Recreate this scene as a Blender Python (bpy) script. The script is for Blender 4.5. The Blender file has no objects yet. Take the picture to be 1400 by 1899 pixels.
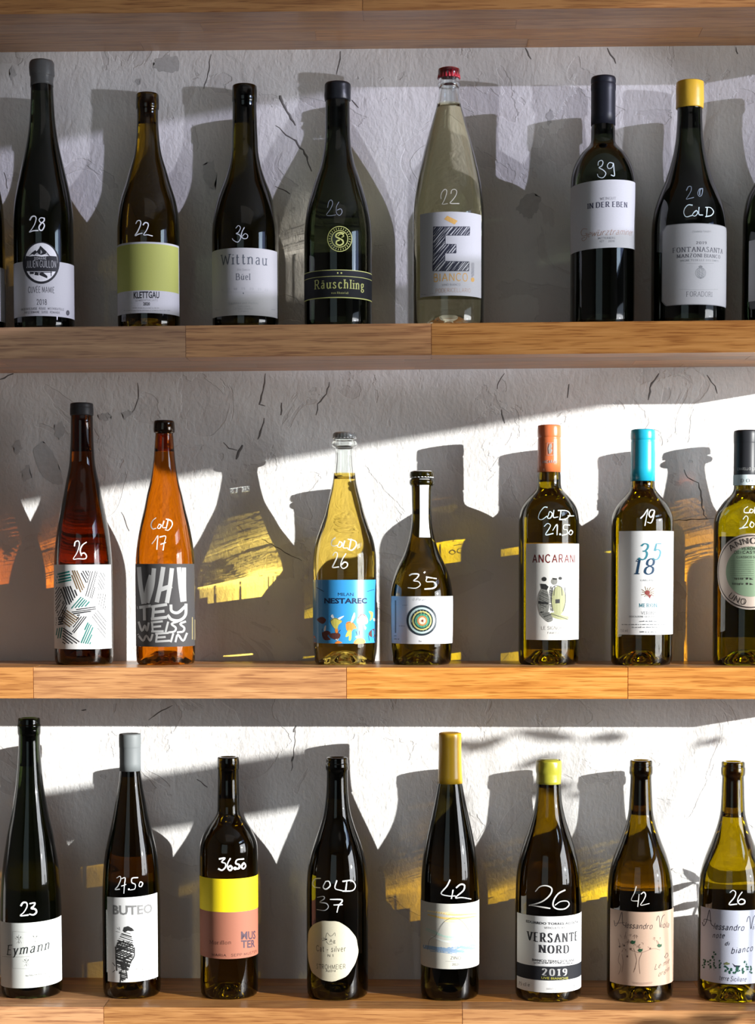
import bpy, bmesh, math, random
from mathutils import Vector, Matrix

# ---------------------------------------------------------------- camera, sky, sun, lamps, exposure
EYE = 1.45                                   # eye height in metres; the wall is the plane y = 0
F_PX, PX, PY = 3400.0, 700.0, 1228.7         # focal length and principal point, in pixels of the 1400 x 1899 frame
C_R = Vector((0.99959504, 0.02843466, -0.00111172))
C_U = Vector((-0.00038135, 0.05244951, 0.99862350))
C_F = Vector((-0.02845382, 0.99821867, -0.05243913))
C_P = Vector((0.06837, -2.405, EYE))
sc = bpy.context.scene
C = sc.collection
PI = math.pi
cam_d = bpy.data.cameras.new('camera'); cam = bpy.data.objects.new('camera', cam_d); C.objects.link(cam)
cam.matrix_world = Matrix(((C_R.x, C_U.x, -C_F.x, C_P.x), (C_R.y, C_U.y, -C_F.y, C_P.y), (C_R.z, C_U.z, -C_F.z, C_P.z), (0, 0, 0, 1)))
cam_d.sensor_fit = 'HORIZONTAL'; cam_d.sensor_width = 36.0
cam_d.lens = 36.0 * F_PX / 1400.0
cam_d.shift_x = 0.0; cam_d.shift_y = (PY - 949.5) / 1400.0
cam_d.clip_start = 0.05; cam_d.clip_end = 200
sc.camera = cam

SUN_DIR = Vector((-1.83, 1.0, -0.30)).normalized()          # low evening sun from the right
def aim(o, d): o.rotation_euler = Vector(d).to_track_quat('-Z', 'Y').to_euler()
sun_d = bpy.data.lights.new('sun', 'SUN'); sun = bpy.data.objects.new('sun', sun_d); C.objects.link(sun)
sun_d.energy = 9.6; sun_d.angle = math.radians(0.32); sun_d.color = (1.0, 0.99, 0.95)
sun.location = (5, -4, 4); aim(sun, SUN_DIR)
w = bpy.data.worlds.new('world'); sc.world = w; w.use_nodes = True
nt = w.node_tree; nt.nodes.clear()
tcw = nt.nodes.new('ShaderNodeTexCoord'); sxw = nt.nodes.new('ShaderNodeSeparateXYZ'); nt.links.new(tcw.outputs['Generated'], sxw.inputs[0])
sky = nt.nodes.new('ShaderNodeValToRGB'); e_ = sky.color_ramp.elements      # clear evening sky over a dim street
e_[0].position = 0.47; e_[0].color = (0.10, 0.10, 0.10, 1); e_[1].position = 1.0; e_[1].color = (0.22, 0.40, 0.85, 1)
k_ = e_.new(0.50); k_.color = (0.80, 0.88, 1.0, 1); k_ = e_.new(0.60); k_.color = (0.52, 0.72, 1.0, 1)
mrw = nt.nodes.new('ShaderNodeMapRange'); mrw.inputs[1].default_value = -1; mrw.inputs[2].default_value = 1; nt.links.new(sxw.outputs[2], mrw.inputs[0]); nt.links.new(mrw.outputs[0], sky.inputs[0])
bg = nt.nodes.new('ShaderNodeBackground'); bg.inputs[1].default_value = 1.6
wo = nt.nodes.new('ShaderNodeOutputWorld'); nt.links.new(sky.outputs[0], bg.inputs[0]); nt.links.new(bg.outputs[0], wo.inputs[0])
def area_lamp(name, loc, d, sx, sy, power, col):
    a = bpy.data.lights.new(name, 'AREA'); o = bpy.data.objects.new(name, a); C.objects.link(o)
    a.shape = 'RECTANGLE'; a.size = sx; a.size_y = sy; a.energy = power; a.color = col
    o.location = loc; aim(o, d); return o
area_lamp('front_fill', (-0.9, -4.0, 1.75), (0.25, 1, -0.05), 1.6, 1.8, 5, (0.72, 0.94, 1.0))  # added ambient fill behind the camera; no shop window is built there
area_lamp('ceiling_fill', (0.3, -2.2, 2.86), (0, 0.1, -1), 1.6, 1.2, 1.5, (1.0, 0.92, 0.86))  # added soft fill from above, not a fitted lamp
area_lamp('window_fill', (2.18, -1.2, 1.42), (-1, 0.35, 0.0), 1.10, 1.0, 33, (0.97, 0.98, 1.0))  # fill lamp added in the window opening to brighten the middle row
area_lamp('fanlight_fill', (2.18, -1.2, 2.30), (-1, 0.35, -0.1), 1.10, 0.25, 8, (0.62, 0.80, 1.0))  # lamp added in the upper opening for blue streaks on the glass
# low glare thrown up on the top row by a shiny surface outside the window
sp_d = bpy.data.lights.new('glare_light', 'SPOT'); sp = bpy.data.objects.new('glare_light', sp_d); C.objects.link(sp)
gt = Vector((0.03, 0.0, EYE + 0.49)); gd = Vector((-1.83, 1.0, 0.15)).normalized()
sp.location = gt - gd * 5.5; aim(sp, gd); sp_d.energy = 560; sp_d.shadow_soft_size = 0.02
sp_d.spot_size = math.radians(5.6); sp_d.spot_blend = 0.25; sp_d.color = (0.86, 0.87, 1.0)
sc.view_settings.view_transform = 'Standard'; sc.view_settings.look = 'None'
sc.view_settings.gamma = 1.0; sc.view_settings.use_curve_mapping = False
sc.view_settings.exposure = 0.0
cy = sc.cycles
cy.use_denoising = True
cy.max_bounces = 12; cy.transmission_bounces = 10; cy.glossy_bounces = 4; cy.diffuse_bounces = 4; cy.transparent_max_bounces = 16
cy.caustics_refractive = True; cy.caustics_reflective = False; cy.sample_clamp_indirect = 3.0; cy.blur_glossy = 0.5
sun_d.cycles.is_caustics_light = True

# ---------------------------------------------------------------- helpers
def inv(px, py, Y):
    'photo survey: the point seen at pixel (px, py) on the plane y = Y'
    d = C_F + C_R * ((px - PX) / F_PX) + C_U * ((PY - py) / F_PX)
    return C_P + d * ((Y - C_P.y) / d.y)

def link(name, me, mat=None, parent=None, loc=None):
    o = bpy.data.objects.new(name, me); C.objects.link(o)
    if mat is not None and me is not None and not me.materials:
        for m in (mat if isinstance(mat, (list, tuple)) else [mat]): me.materials.append(m)
    if parent is not None: o.parent = parent
    if loc is not None: o.location = loc
    return o

def bm_obj(name, bm, mat, parent=None, loc=None, smooth=False):
    me = bpy.data.meshes.new(name); bm.to_mesh(me); bm.free()
    if smooth: me.polygons.foreach_set('use_smooth', [True] * len(me.polygons))
    return link(name, me, mat, parent, loc)

def py_obj(name, vs, fs, mat, parent=None, loc=None, smooth=False):
    me = bpy.data.meshes.new(name); me.from_pydata(vs, [], fs); me.update()
    if smooth: me.polygons.foreach_set('use_smooth', [True] * len(me.polygons))
    return link(name, me, mat, parent, loc)

def thing(name, label, cat, loc=(0, 0, 0), group=None):
    o = bpy.data.objects.new(name, None); C.objects.link(o); o.location = loc
    o.empty_display_size = 0.05; o['label'] = label; o['category'] = cat
    if group: o['group'] = group
    return o

def box(bm, x0, x1, y0, y1, z0, z1, bev=0.0):
    r = bmesh.ops.create_cube(bm, size=1.0, matrix=Matrix.Translation(((x0 + x1) / 2, (y0 + y1) / 2, (z0 + z1) / 2)) @ Matrix.Diagonal((x1 - x0, y1 - y0, z1 - z0, 1)))
    if bev: bmesh.ops.bevel(bm, geom=list({e for v in r['verts'] for e in v.link_edges}), offset=bev, segments=2, affect='EDGES')

# ---------------------------------------------------------------- materials
def mat_new(name):
    m = bpy.data.materials.new(name); m.use_nodes = True
    n = m.node_tree; n.nodes.clear(); out = n.nodes.new('ShaderNodeOutputMaterial')
    return m, n, out
def N(n, t, **k):
    x = n.nodes.new(t)
    for a, b in k.items():
        if a.startswith('i_'): x.inputs[a[2:]].default_value = b
        else: setattr(x, a, b)
    return x
MC = {}
def flat(col, rough=0.6, metal=0.0, coat=0.0, grain=0.0, bump=0.0, scale=400):
    key = (tuple(col), rough, metal, coat, grain, bump, scale)
    if key in MC: return MC[key]
    m, n, out = mat_new('paint')
    p = N(n, 'ShaderNodeBsdfPrincipled'); p.inputs['Base Color'].default_value = (*col, 1)
    p.inputs['Roughness'].default_value = rough; p.inputs['Metallic'].default_value = metal; p.inputs['Coat Weight'].default_value = coat
    p.inputs['Specular IOR Level'].default_value = 0.5 if max(col) > 0.15 else 0.28
    if grain or bump:
        tc = N(n, 'ShaderNodeTexCoord'); no = N(n, 'ShaderNodeTexNoise'); no.inputs['Scale'].default_value = scale; no.inputs['Detail'].default_value = 3
        n.links.new(tc.outputs['Object'], no.inputs['Vector'])
        if grain:
            mx = N(n, 'ShaderNodeMix', data_type='RGBA'); mx.inputs[6].default_value = (*[c * (1 - grain) for c in col], 1); mx.inputs[7].default_value = (*[min(1, c * (1 + grain)) for c in col], 1)
            n.links.new(no.outputs[0], mx.inputs[0]); n.links.new(mx.outputs[2], p.inputs['Base Color'])
        if bump:
            b = N(n, 'ShaderNodeBump'); b.inputs['Strength'].default_value = bump; b.inputs['Distance'].default_value = 0.001
            n.links.new(no.outputs[0], b.inputs['Height']); n.links.new(b.outputs[0], p.inputs['Normal'])
    n.links.new(p.outputs[0], out.inputs[0]); MC[key] = m; return m

def glass(col, ior=1.42):
    key = ('g', tuple(col), ior)
    if key in MC: return MC[key]
    m, n, out = mat_new('bottle_glass')
    g = N(n, 'ShaderNodeBsdfGlass'); g.inputs['Color'].default_value = (*col, 1); g.inputs['Roughness'].default_value = 0.0; g.inputs['IOR'].default_value = ior
    fr = N(n, 'ShaderNodeFresnel'); fr.inputs['IOR'].default_value = 1.48
    gl = N(n, 'ShaderNodeBsdfGlossy'); gl.inputs['Roughness'].default_value = 0.03; gl.inputs['Color'].default_value = (1, 1, 1, 1)
    mx = N(n, 'ShaderNodeMixShader'); n.links.new(fr.outputs[0], mx.inputs[0]); n.links.new(g.outputs[0], mx.inputs[1]); n.links.new(gl.outputs[0], mx.inputs[2])
    n.links.new(mx.outputs[0], out.inputs[0]); MC[key] = m; return m

def wood_mat():
    m, n, out = mat_new('oiled_oak')
    L = n.links.new
    p = N(n, 'ShaderNodeBsdfPrincipled'); p.inputs['Roughness'].default_value = 0.30; p.inputs['Specular IOR Level'].default_value = 0.6
    tc = N(n, 'ShaderNodeTexCoord'); oi = N(n, 'ShaderNodeObjectInfo')
    off = N(n, 'ShaderNodeVectorMath', operation='SCALE'); off.inputs[0].default_value = (7.3, 3.1, 5.7)
    L(oi.outputs['Random'], off.inputs['Scale'])
    ad = N(n, 'ShaderNodeVectorMath', operation='ADD'); L(tc.outputs['Object'], ad.inputs[0]); L(off.outputs[0], ad.inputs[1])
    mp = N(n, 'ShaderNodeMapping'); mp.inputs['Scale'].default_value = (1.6, 14, 14); L(ad.outputs[0], mp.inputs[0])
    wn = N(n, 'ShaderNodeTexNoise'); wn.inputs['Scale'].default_value = 1.6; wn.inputs['Detail'].default_value = 3; L(mp.outputs[0], wn.inputs[0])
    mp2 = N(n, 'ShaderNodeMapping'); mp2.inputs['Scale'].default_value = (9, 260, 260); L(ad.outputs[0], mp2.inputs[0])
    fn = N(n, 'ShaderNodeTexNoise'); fn.inputs['Scale'].default_value = 1.0; fn.inputs['Detail'].default_value = 5; fn.inputs['Distortion'].default_value = 0.6; L(mp2.outputs[0], fn.inputs[0])
    wv = N(n, 'ShaderNodeMath', operation='MULTIPLY'); L(wn.outputs[0], wv.inputs[0]); wv.inputs[1].default_value = 46
    sn = N(n, 'ShaderNodeMath', operation='SINE'); L(wv.outputs[0], sn.inputs[0])
    s2 = N(n, 'ShaderNodeMapRange'); s2.inputs[1].default_value = -1; s2.inputs[2].default_value = 1; s2.inputs[3].default_value = 0.25; s2.inputs[4].default_value = 0.75; L(sn.outputs[0], s2.inputs[0])
    mx = N(n, 'ShaderNodeMix', data_type='FLOAT'); mx.inputs[0].default_value = 0.72; L(s2.outputs[0], mx.inputs[2]); L(fn.outputs[0], mx.inputs[3])
    mp3 = N(n, 'ShaderNodeMapping'); mp3.inputs['Scale'].default_value = (26, 620, 620); L(ad.outputs[0], mp3.inputs[0])
    pn = N(n, 'ShaderNodeTexNoise'); pn.inputs['Scale'].default_value = 1.0; pn.inputs['Detail'].default_value = 2; L(mp3.outputs[0], pn.inputs[0])
    pr = N(n, 'ShaderNodeMapRange'); pr.inputs[1].default_value = 0.34; pr.inputs[2].default_value = 0.47; pr.inputs[3].default_value = -0.24; pr.inputs[4].default_value = 0.0; L(pn.outputs[0], pr.inputs[0])
    pa = N(n, 'ShaderNodeMath', operation='ADD'); L(mx.outputs[0], pa.inputs[0]); L(pr.outputs[0], pa.inputs[1]); mx = pa
    cr = N(n, 'ShaderNodeValToRGB'); e = cr.color_ramp.elements
    e[0].position = 0.25; e[0].color = (0.330, 0.120, 0.030, 1); e[1].position = 0.75; e[1].color = (0.680, 0.331, 0.109, 1)
    k = e.new(0.5); k.color = (0.540, 0.237, 0.066, 1)
    L(mx.outputs[0], cr.inputs[0])
    hs = N(n, 'ShaderNodeHueSaturation'); L(cr.outputs[0], hs.inputs['Color'])
    r1 = N(n, 'ShaderNodeMapRange'); r1.inputs[3].default_value = 0.78; r1.inputs[4].default_value = 1.18; L(oi.outputs['Random'], r1.inputs[0]); L(r1.outputs[0], hs.inputs['Value'])
    fr = N(n, 'ShaderNodeMath', operation='FRACT'); mu = N(n, 'ShaderNodeMath', operation='MULTIPLY'); mu.inputs[1].default_value = 17.3
    L(oi.outputs['Random'], mu.inputs[0]); L(mu.outputs[0], fr.inputs[0])
    r2 = N(n, 'ShaderNodeMapRange'); r2.inputs[3].default_value = 0.82; r2.inputs[4].default_value = 1.05; L(fr.outputs[0], r2.inputs[0]); L(r2.outputs[0], hs.inputs['Saturation'])
    L(hs.outputs[0], p.inputs['Base Color'])
    b = N(n, 'ShaderNodeBump'); b.inputs['Strength'].default_value = 0.25; b.inputs['Distance'].default_value = 0.0006; L(fn.outputs[0], b.inputs['Height']); L(b.outputs[0], p.inputs['Normal'])
    L(p.outputs[0], out.inputs[0]); return m

def plaster_mat():
    m, n, out = mat_new('old_plaster')
    L = n.links.new
    p = N(n, 'ShaderNodeBsdfPrincipled'); p.inputs['Roughness'].default_value = 0.85; p.inputs['Specular IOR Level'].default_value = 0.15
    tc = N(n, 'ShaderNodeTexCoord')
    def noise(s, d, dist=0.0, sc=(1, 1, 1)):
        mp = N(n, 'ShaderNodeMapping'); mp.inputs['Scale'].default_value = sc; L(tc.outputs['Object'], mp.inputs[0])
        x = N(n, 'ShaderNodeTexNoise'); x.inputs['Scale'].default_value = s; x.inputs['Detail'].default_value = d; x.inputs['Distortion'].default_value = dist; L(mp.outputs[0], x.inputs[0]); return x
    big = noise(3.5, 4); mid = noise(22, 6, 0.8, (1.4, 1, 1)); fine = noise(150, 4, 0.4, (1.3, 1, 0.8)); flk = noise(9, 7, 1.6)
    cr = N(n, 'ShaderNodeValToRGB'); e = cr.color_ramp.elements; e[0].position = 0.35; e[0].color = (0.66, 0.645, 0.63, 1); e[1].position = 0.68; e[1].color = (0.80, 0.795, 0.785, 1)
    L(big.outputs[0], cr.inputs[0])
    # flaked coats of paint: a stepped mask gives both a slight tone change and an edge
    st = N(n, 'ShaderNodeMapRange', interpolation_type='SMOOTHSTEP'); st.inputs[1].default_value = 0.585; st.inputs[2].default_value = 0.60; L(flk.outputs[0], st.inputs[0])
    dk = N(n, 'ShaderNodeMix', data_type='RGBA'); dk.inputs[7].default_value = (0.62, 0.60, 0.59, 1); L(cr.outputs[0], dk.inputs[6])
    h = N(n, 'ShaderNodeMath', operation='MULTIPLY'); h.inputs[1].default_value = 0.55; L(st.outputs[0], h.inputs[0]); L(h.outputs[0], dk.inputs[0])
    L(dk.outputs[2], p.inputs['Base Color'])
    def mul(a, k):
        x = N(n, 'ShaderNodeMath', operation='MULTIPLY'); L(a, x.inputs[0]); x.inputs[1].default_value = k; return x.outputs[0]
    def add(a, b_):
        x = N(n, 'ShaderNodeMath', operation='ADD'); L(a, x.inputs[0]); L(b_, x.inputs[1]); return x.outputs[0]
    # pitted specks
    vo = N(n, 'ShaderNodeTexVoronoi'); vo.inputs['Scale'].default_value = 75; mpv = N(n, 'ShaderNodeMapping'); mpv.inputs['Scale'].default_value = (1.5, 1, 0.8); L(tc.outputs['Object'], mpv.inputs[0]); L(mpv.outputs[0], vo.inputs[0])
    pit = N(n, 'ShaderNodeMapRange'); pit.inputs[1].default_value = 0.05; pit.inputs[2].default_value = 0.2; L(vo.outputs['Distance'], pit.inputs[0])
    hh = add(add(mul(mid.outputs[0], 1.0), mul(fine.outputs[0], 0.40)), add(mul(st.outputs[0], -0.22), mul(pit.outputs[0], 0.10)))
    b = N(n, 'ShaderNodeBump'); b.inputs['Strength'].default_value = 0.55; b.inputs['Distance'].default_value = 0.0035; L(hh, b.inputs['Height']); L(b.outputs[0], p.inputs['Normal'])
    L(p.outputs[0], out.inputs[0]); return m
WOOD = wood_mat(); PLASTER = plaster_mat()
PAINT = flat((0.50, 0.50, 0.51), 0.8)

# ---------------------------------------------------------------- the room
def struct(name, bm, m, parent=None):
    o = bm_obj(name, bm, m, parent)
    if parent is None: o['kind'] = 'structure'
    return o
X0, X1, YF, ZC = -2.4, 2.2, -4.3, 2.95
bm = bmesh.new(); box(bm, X0 - 0.1, X1 + 0.1, 0.0, 0.12, 0, ZC); wall = struct('wall_back', bm, PLASTER)
wall.cycles.is_caustics_receiver = True
bm = bmesh.new(); box(bm, X0 - 0.1, X1 + 0.1, YF - 0.1, 0.12, -0.08, 0.0); struct('floor', bm, flat((0.17, 0.15, 0.13), 0.6, grain=0.25, scale=12))
bm = bmesh.new(); box(bm, X0 - 0.1, X1 + 0.1, YF - 0.1, 0.12, ZC, ZC + 0.1); struct('ceiling', bm, PAINT)
bm = bmesh.new(); box(bm, X0 - 0.1, X0, YF, 0.0, 0, ZC); struct('wall_left', bm, flat((0.30, 0.27, 0.25), 0.9))
bm = bmesh.new(); box(bm, X0 - 0.1, X1 + 0.1, YF - 0.1, YF, 0, ZC); struct('wall_front', bm, flat((0.22, 0.20, 0.19), 0.9))
# right wall with a tall window and a fanlight above its transom
WY0, WY1 = -1.78, -0.62
ZS, ZT0, ZT1, ZH = 0.92, EYE + 0.523, EYE + 0.72, EYE + 0.985
bm = bmesh.new(); T = 0.02
box(bm, X1, X1 + T, YF, WY0, 0, ZC); box(bm, X1, X1 + T, WY1, 0.0, 0, ZC)
box(bm, X1, X1 + T, WY0, WY1, 0, ZS); box(bm, X1, X1 + T, WY0, WY1, ZH, ZC)
struct('wall_right', bm, PAINT)
bm = bmesh.new(); box(bm, X1 - 0.005, X1 + T + 0.005, WY0, WY1, ZT0, ZT1)
box(bm, X1, X1 + T, WY0, -1.25, EYE + 0.061, EYE + 0.135)  # unseen part-width bar, added to cast a band of shade on the lowest row
struct('window_1', bm, flat((0.12, 0.13, 0.15), 0.5))
m, n, out = mat_new('dimming_tint')
t1 = N(n, 'ShaderNodeBsdfTransparent'); t1.inputs[0].default_value = (0.43, 0.43, 0.50, 1)
n.links.new(t1.outputs[0], out.inputs[0]); TINT = m
bm = bmesh.new(); box(bm, X1 + 0.006, X1 + 0.010, WY0, WY1, ZT1, ZH); p_ = bm_obj('dimming_pane', bm, TINT, bpy.data.objects['window_1'])  # unseen filter added to dim the sun reaching the top row

# ---------------------------------------------------------------- shelves of glued oak staves
SH_W = 0.1635; SH_X0, SH_X1 = -1.25, 0.712; SH_T = 0.0382
TILT1 = 0.00457
SZ = [EYE + 0.66725 + SH_T, EYE + 0.29370, EYE - 0.12400, EYE - 0.54670]     # shelf tops
ROWN = ['top', 'upper', 'middle', 'lower']
JOINTS = [[672], [340, 800], [48, 640, 1172], [175, 860]]
SL = ['oak shelf along the top edge of the photo, above the first row of bottles',
      'oak shelf under the top row of bottles, dark front with a sunlit right end',
      'bright sunlit oak shelf under the middle row of bottles',
      'oak shelf at the bottom of the photo carrying the lowest row of bottles']
rnd = random.Random(4)
for k in range(4):
    s = thing('wall_shelf', SL[k], 'shelf', (0, 0, SZ[k]), 'oak wall shelves')
    if k == 1: s.rotation_euler = (0, -math.atan(TILT1), 0)
    edges_y = [-SH_W, -0.122, -0.081, -0.040, 0.0]
    for r in range(4):
        if r == 0: xs = [SH_X0] + [inv(j, 0, -SH_W).x for j in JOINTS[k]] + [SH_X1]
        else:
            xs = [SH_X0]
            while xs[-1] < SH_X1 - 0.5: xs.append(xs[-1] + rnd.uniform(0.30, 0.52))
            xs.append(SH_X1)
        for a, b in zip(xs[:-1], xs[1:]):
            bm = bmesh.new(); L2 = (b - a) / 2
            jog = rnd.uniform(-0.00012, 0.00012)
            box(bm, -L2, L2, 0, edges_y[r + 1] - edges_y[r], -SH_T, jog, 0.0003 if r else 0.00045)
            o = bm_obj('stave', bm, WOOD, s, (a + L2, edges_y[r], 0))

# ---------------------------------------------------------------- cracks and flaked patches in the plaster
CRK = flat((0.17, 0.16, 0.155), 0.9); FLK = flat((0.52, 0.515, 0.51), 0.9, grain=0.12, bump=0.5, scale=160)
def wp(x, y): p = inv(x, y, 0.0); return p.x, p.z
def crack(pts, w_=2.6, seed=1):
    r = random.Random(seed); q = []
    for (a, b), (c, d) in zip(pts[:-1], pts[1:]):
        k = max(2, int(math.hypot(c - a, d - b) / 7))
        q += [(a + (c - a) * j / k + r.uniform(-1.4, 1.4), b + (d - b) * j / k + r.uniform(-1.2, 1.2)) for j in range(k)]
    q.append(pts[-1]); n = len(q); vs = []; fs = []
    for i, (x, y) in enumerate(q):
        a = q[max(i - 1, 0)]; b = q[min(i + 1, n - 1)]; l = math.hypot(b[0] - a[0], b[1] - a[1]) or 1
        nx, ny = -(b[1] - a[1]) / l, (b[0] - a[0]) / l; h = w_ * 0.5 * (0.25 + math.sin(PI * min(1, (i + .4) / n)) ** .6 * r.uniform(.4, 1.1))
        X, Z = wp(x + nx * h, y + ny * h); vs.append((X, -0.0001, Z)); X, Z = wp(x, y); vs.append((X, -0.00045, Z)); X, Z = wp(x - nx * h, y - ny * h); vs.append((X, -0.0001, Z))
    for i in range(n - 1):
        for j in (0, 1): fs.append((3*i + j, 3*i + 3 + j, 3*i + 4 + j, 3*i + 1 + j))
    o = py_obj('crack', vs, fs, CRK, wall)
def flake(pts, seed=1):
    'an irregular patch where the top coat has fallen away, with a raised broken rim'
    r = random.Random(seed); q = []
    n = len(pts)
    for i in range(n):
        (a, b), (c, d) = pts[i], pts[(i + 1) % n]
        for j in range(5): q.append((a + (c - a) * j / 5 + r.uniform(-2.2, 2.2), b + (d - b) * j / 5 + r.uniform(-2.2, 2.2)))
    bm = bmesh.new(); vs = [bm.verts.new((wp(x, y)[0], -0.0003, wp(x, y)[1])) for x, y in q]
    f = bm.faces.new(vs); bmesh.ops.triangulate(bm, faces=[f]); o = bm_obj('flaked_patch', bm, FLK, wall)
for i, (w_, P) in enumerate(((4, [(517, 178), (528, 200), (548, 233)]), (3.4, [(512, 232), (530, 250), (548, 262), (566, 285), (578, 318)]), (5, [(518, 176), (524, 190)]), (2.2, [(632, 95), (630, 118), (624, 138)]), (2.6, [(975, 90), (985, 110)]), (2.2, [(652, 185), (665, 200)]), (2, [(391, 100), (388, 130), (378, 165)]), (1.6, [(8, 320), (12, 335), (14, 350)]),
   (3.2, [(1127, 88), (1133, 102), (1142, 118)]), (2.4, [(1365, 88), (1368, 100)]), (2.8, [(492, 693), (488, 725), (480, 750), (492, 753)]), (3.4, [(490, 775), (484, 800), (478, 815)]), (5, [(450, 825), (444, 838), (438, 852)]), (2.2, [(415, 820), (425, 832), (440, 835)]), (2.6, [(612, 708), (605, 730), (590, 750), (586, 770)]), (2.4, [(521, 748), (521, 770)]), (2, [(256, 710), (258, 740), (245, 765)]),
   (3.2, [(1222, 692), (1208, 712), (1202, 742)]), (2.6, [(1056, 712), (1052, 738)]), (2.2, [(935, 692), (925, 708), (922, 722)]), (2.2, [(1310, 695), (1325, 715), (1330, 730)]), (1.8, [(548, 1350), (546, 1390), (540, 1430)]), (5, [(548, 1347), (545, 1358)]), (3.5, [(542, 1402), (541, 1412)]), (2.2, [(1268, 870), (1276, 885), (1295, 895), (1300, 920), (1305, 955), (1312, 963)]),
   (1.8, [(1250, 965), (1290, 963), (1325, 962)]), (2, [(150, 1318), (160, 1316)]), (1.8, [(275, 1335), (300, 1318), (320, 1308)]), (1.6, [(486, 1000), (560, 1040)]), (1.8, [(225, 950), (232, 965), (240, 985)]), (2.4, [(930, 760), (936, 785)]), (2.6, [(0, 705), (25, 693)]), (2.2, [(1120, 600), (1128, 605)]), (2, [(365, 1445), (385, 1460)]), (2.2, [(510, 345), (530, 355), (538, 360)]))):
    crack(P, w_, i)
for i, P in enumerate(([(60, 835), (78, 818), (92, 830), (108, 858), (118, 900), (95, 895), (72, 875)], [(38, 875), (52, 862), (60, 885), (45, 895)], [(100, 790), (115, 782), (122, 800), (112, 815), (102, 808)], [(22, 828), (34, 815), (42, 832), (30, 842)], [(288, 112), (308, 102), (330, 105), (332, 130), (315, 135), (295, 132), (284, 125)], [(375, 305), (395, 298), (402, 322), (398, 350), (385, 345), (378, 325)],
   [(962, 375), (975, 360), (990, 358), (1003, 368), (996, 390), (985, 405), (968, 400), (958, 388)], [(18, 130), (25, 122), (30, 140), (20, 150)], [(250, 150), (262, 145), (260, 158)], [(1012, 215), (1022, 203), (1028, 215), (1018, 235)], [(180, 770), (195, 766), (208, 772), (200, 780), (185, 778)], [(225, 765), (240, 760), (246, 770), (230, 778)], [(60, 1440), (68, 1448), (62, 1475), (55, 1460)])):
    flake(P, i)

# ---------------------------------------------------------------- bottles
SEG = 64
def smooth_profile(pts, n=3):
    'Catmull-Rom refinement of (z, r) pairs'
    out = []
    for i in range(len(pts) - 1):
        p0 = pts[max(i - 1, 0)]; p1 = pts[i]; p2 = pts[i + 1]; p3 = pts[min(i + 2, len(pts) - 1)]
        d = p2[0] - p1[0]
        m = (p3[0] - p1[0]), (p2[0] - p0[0])
        s1 = (p2[1] - p0[1]) / m[1] if m[1] > 1e-9 else 0; s2 = (p3[1] - p1[1]) / m[0] if m[0] > 1e-9 else 0
        for j in range(n):
            t = j / n; t2, t3 = t * t, t * t * t
            z = p1[0] + d * t
            r = (2*t3 - 3*t2 + 1) * p1[1] + (t3 - 2*t2 + t) * d * s1 + (-2*t3 + 3*t2) * p2[1] + (t3 - t2) * d * s2
            out.append((z, r))
    out.append(pts[-1]); return out

def lathe(name, prof, mat, parent, seg=SEG, fn=None, smooth=True, sharp=None):
    'prof: (r, z) from bottom axis to top; r = 0 makes a pole'
    vs, fs, ring = [], [], []
    for r, z in prof:
        if r <= 1e-7: ring.append([len(vs)]); vs.append((0, 0, z))
        else:
            s = len(vs)
            for k in range(seg):
                a = 2 * PI * k / seg; rr = fn(r, z, a) if fn else r
                vs.append((rr * math.sin(a), -rr * math.cos(a), z))
            ring.append(list(range(s, s + seg)))
    for a, b in zip(ring[:-1], ring[1:]):
        if len(a) == 1 and len(b) == 1: continue
        for k in range(seg):
            k2 = (k + 1) % seg
            if len(a) == 1: fs.append((a[0], b[k2], b[k]))
            elif len(b) == 1: fs.append((a[k], a[k2], b[0]))
            else: fs.append((a[k], a[k2], b[k2], b[k]))
    return py_obj(name, vs, fs, mat, parent, None, smooth)

def prof_r(P, z):
    if z <= P[0][0]: return P[0][1]
    for (z0, r0), (z1, r1) in zip(P[:-1], P[1:]):
        if z <= z1: return r0 + (r1 - r0) * (z - z0) / max(z1 - z0, 1e-9)
    return P[-1][1]

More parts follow.
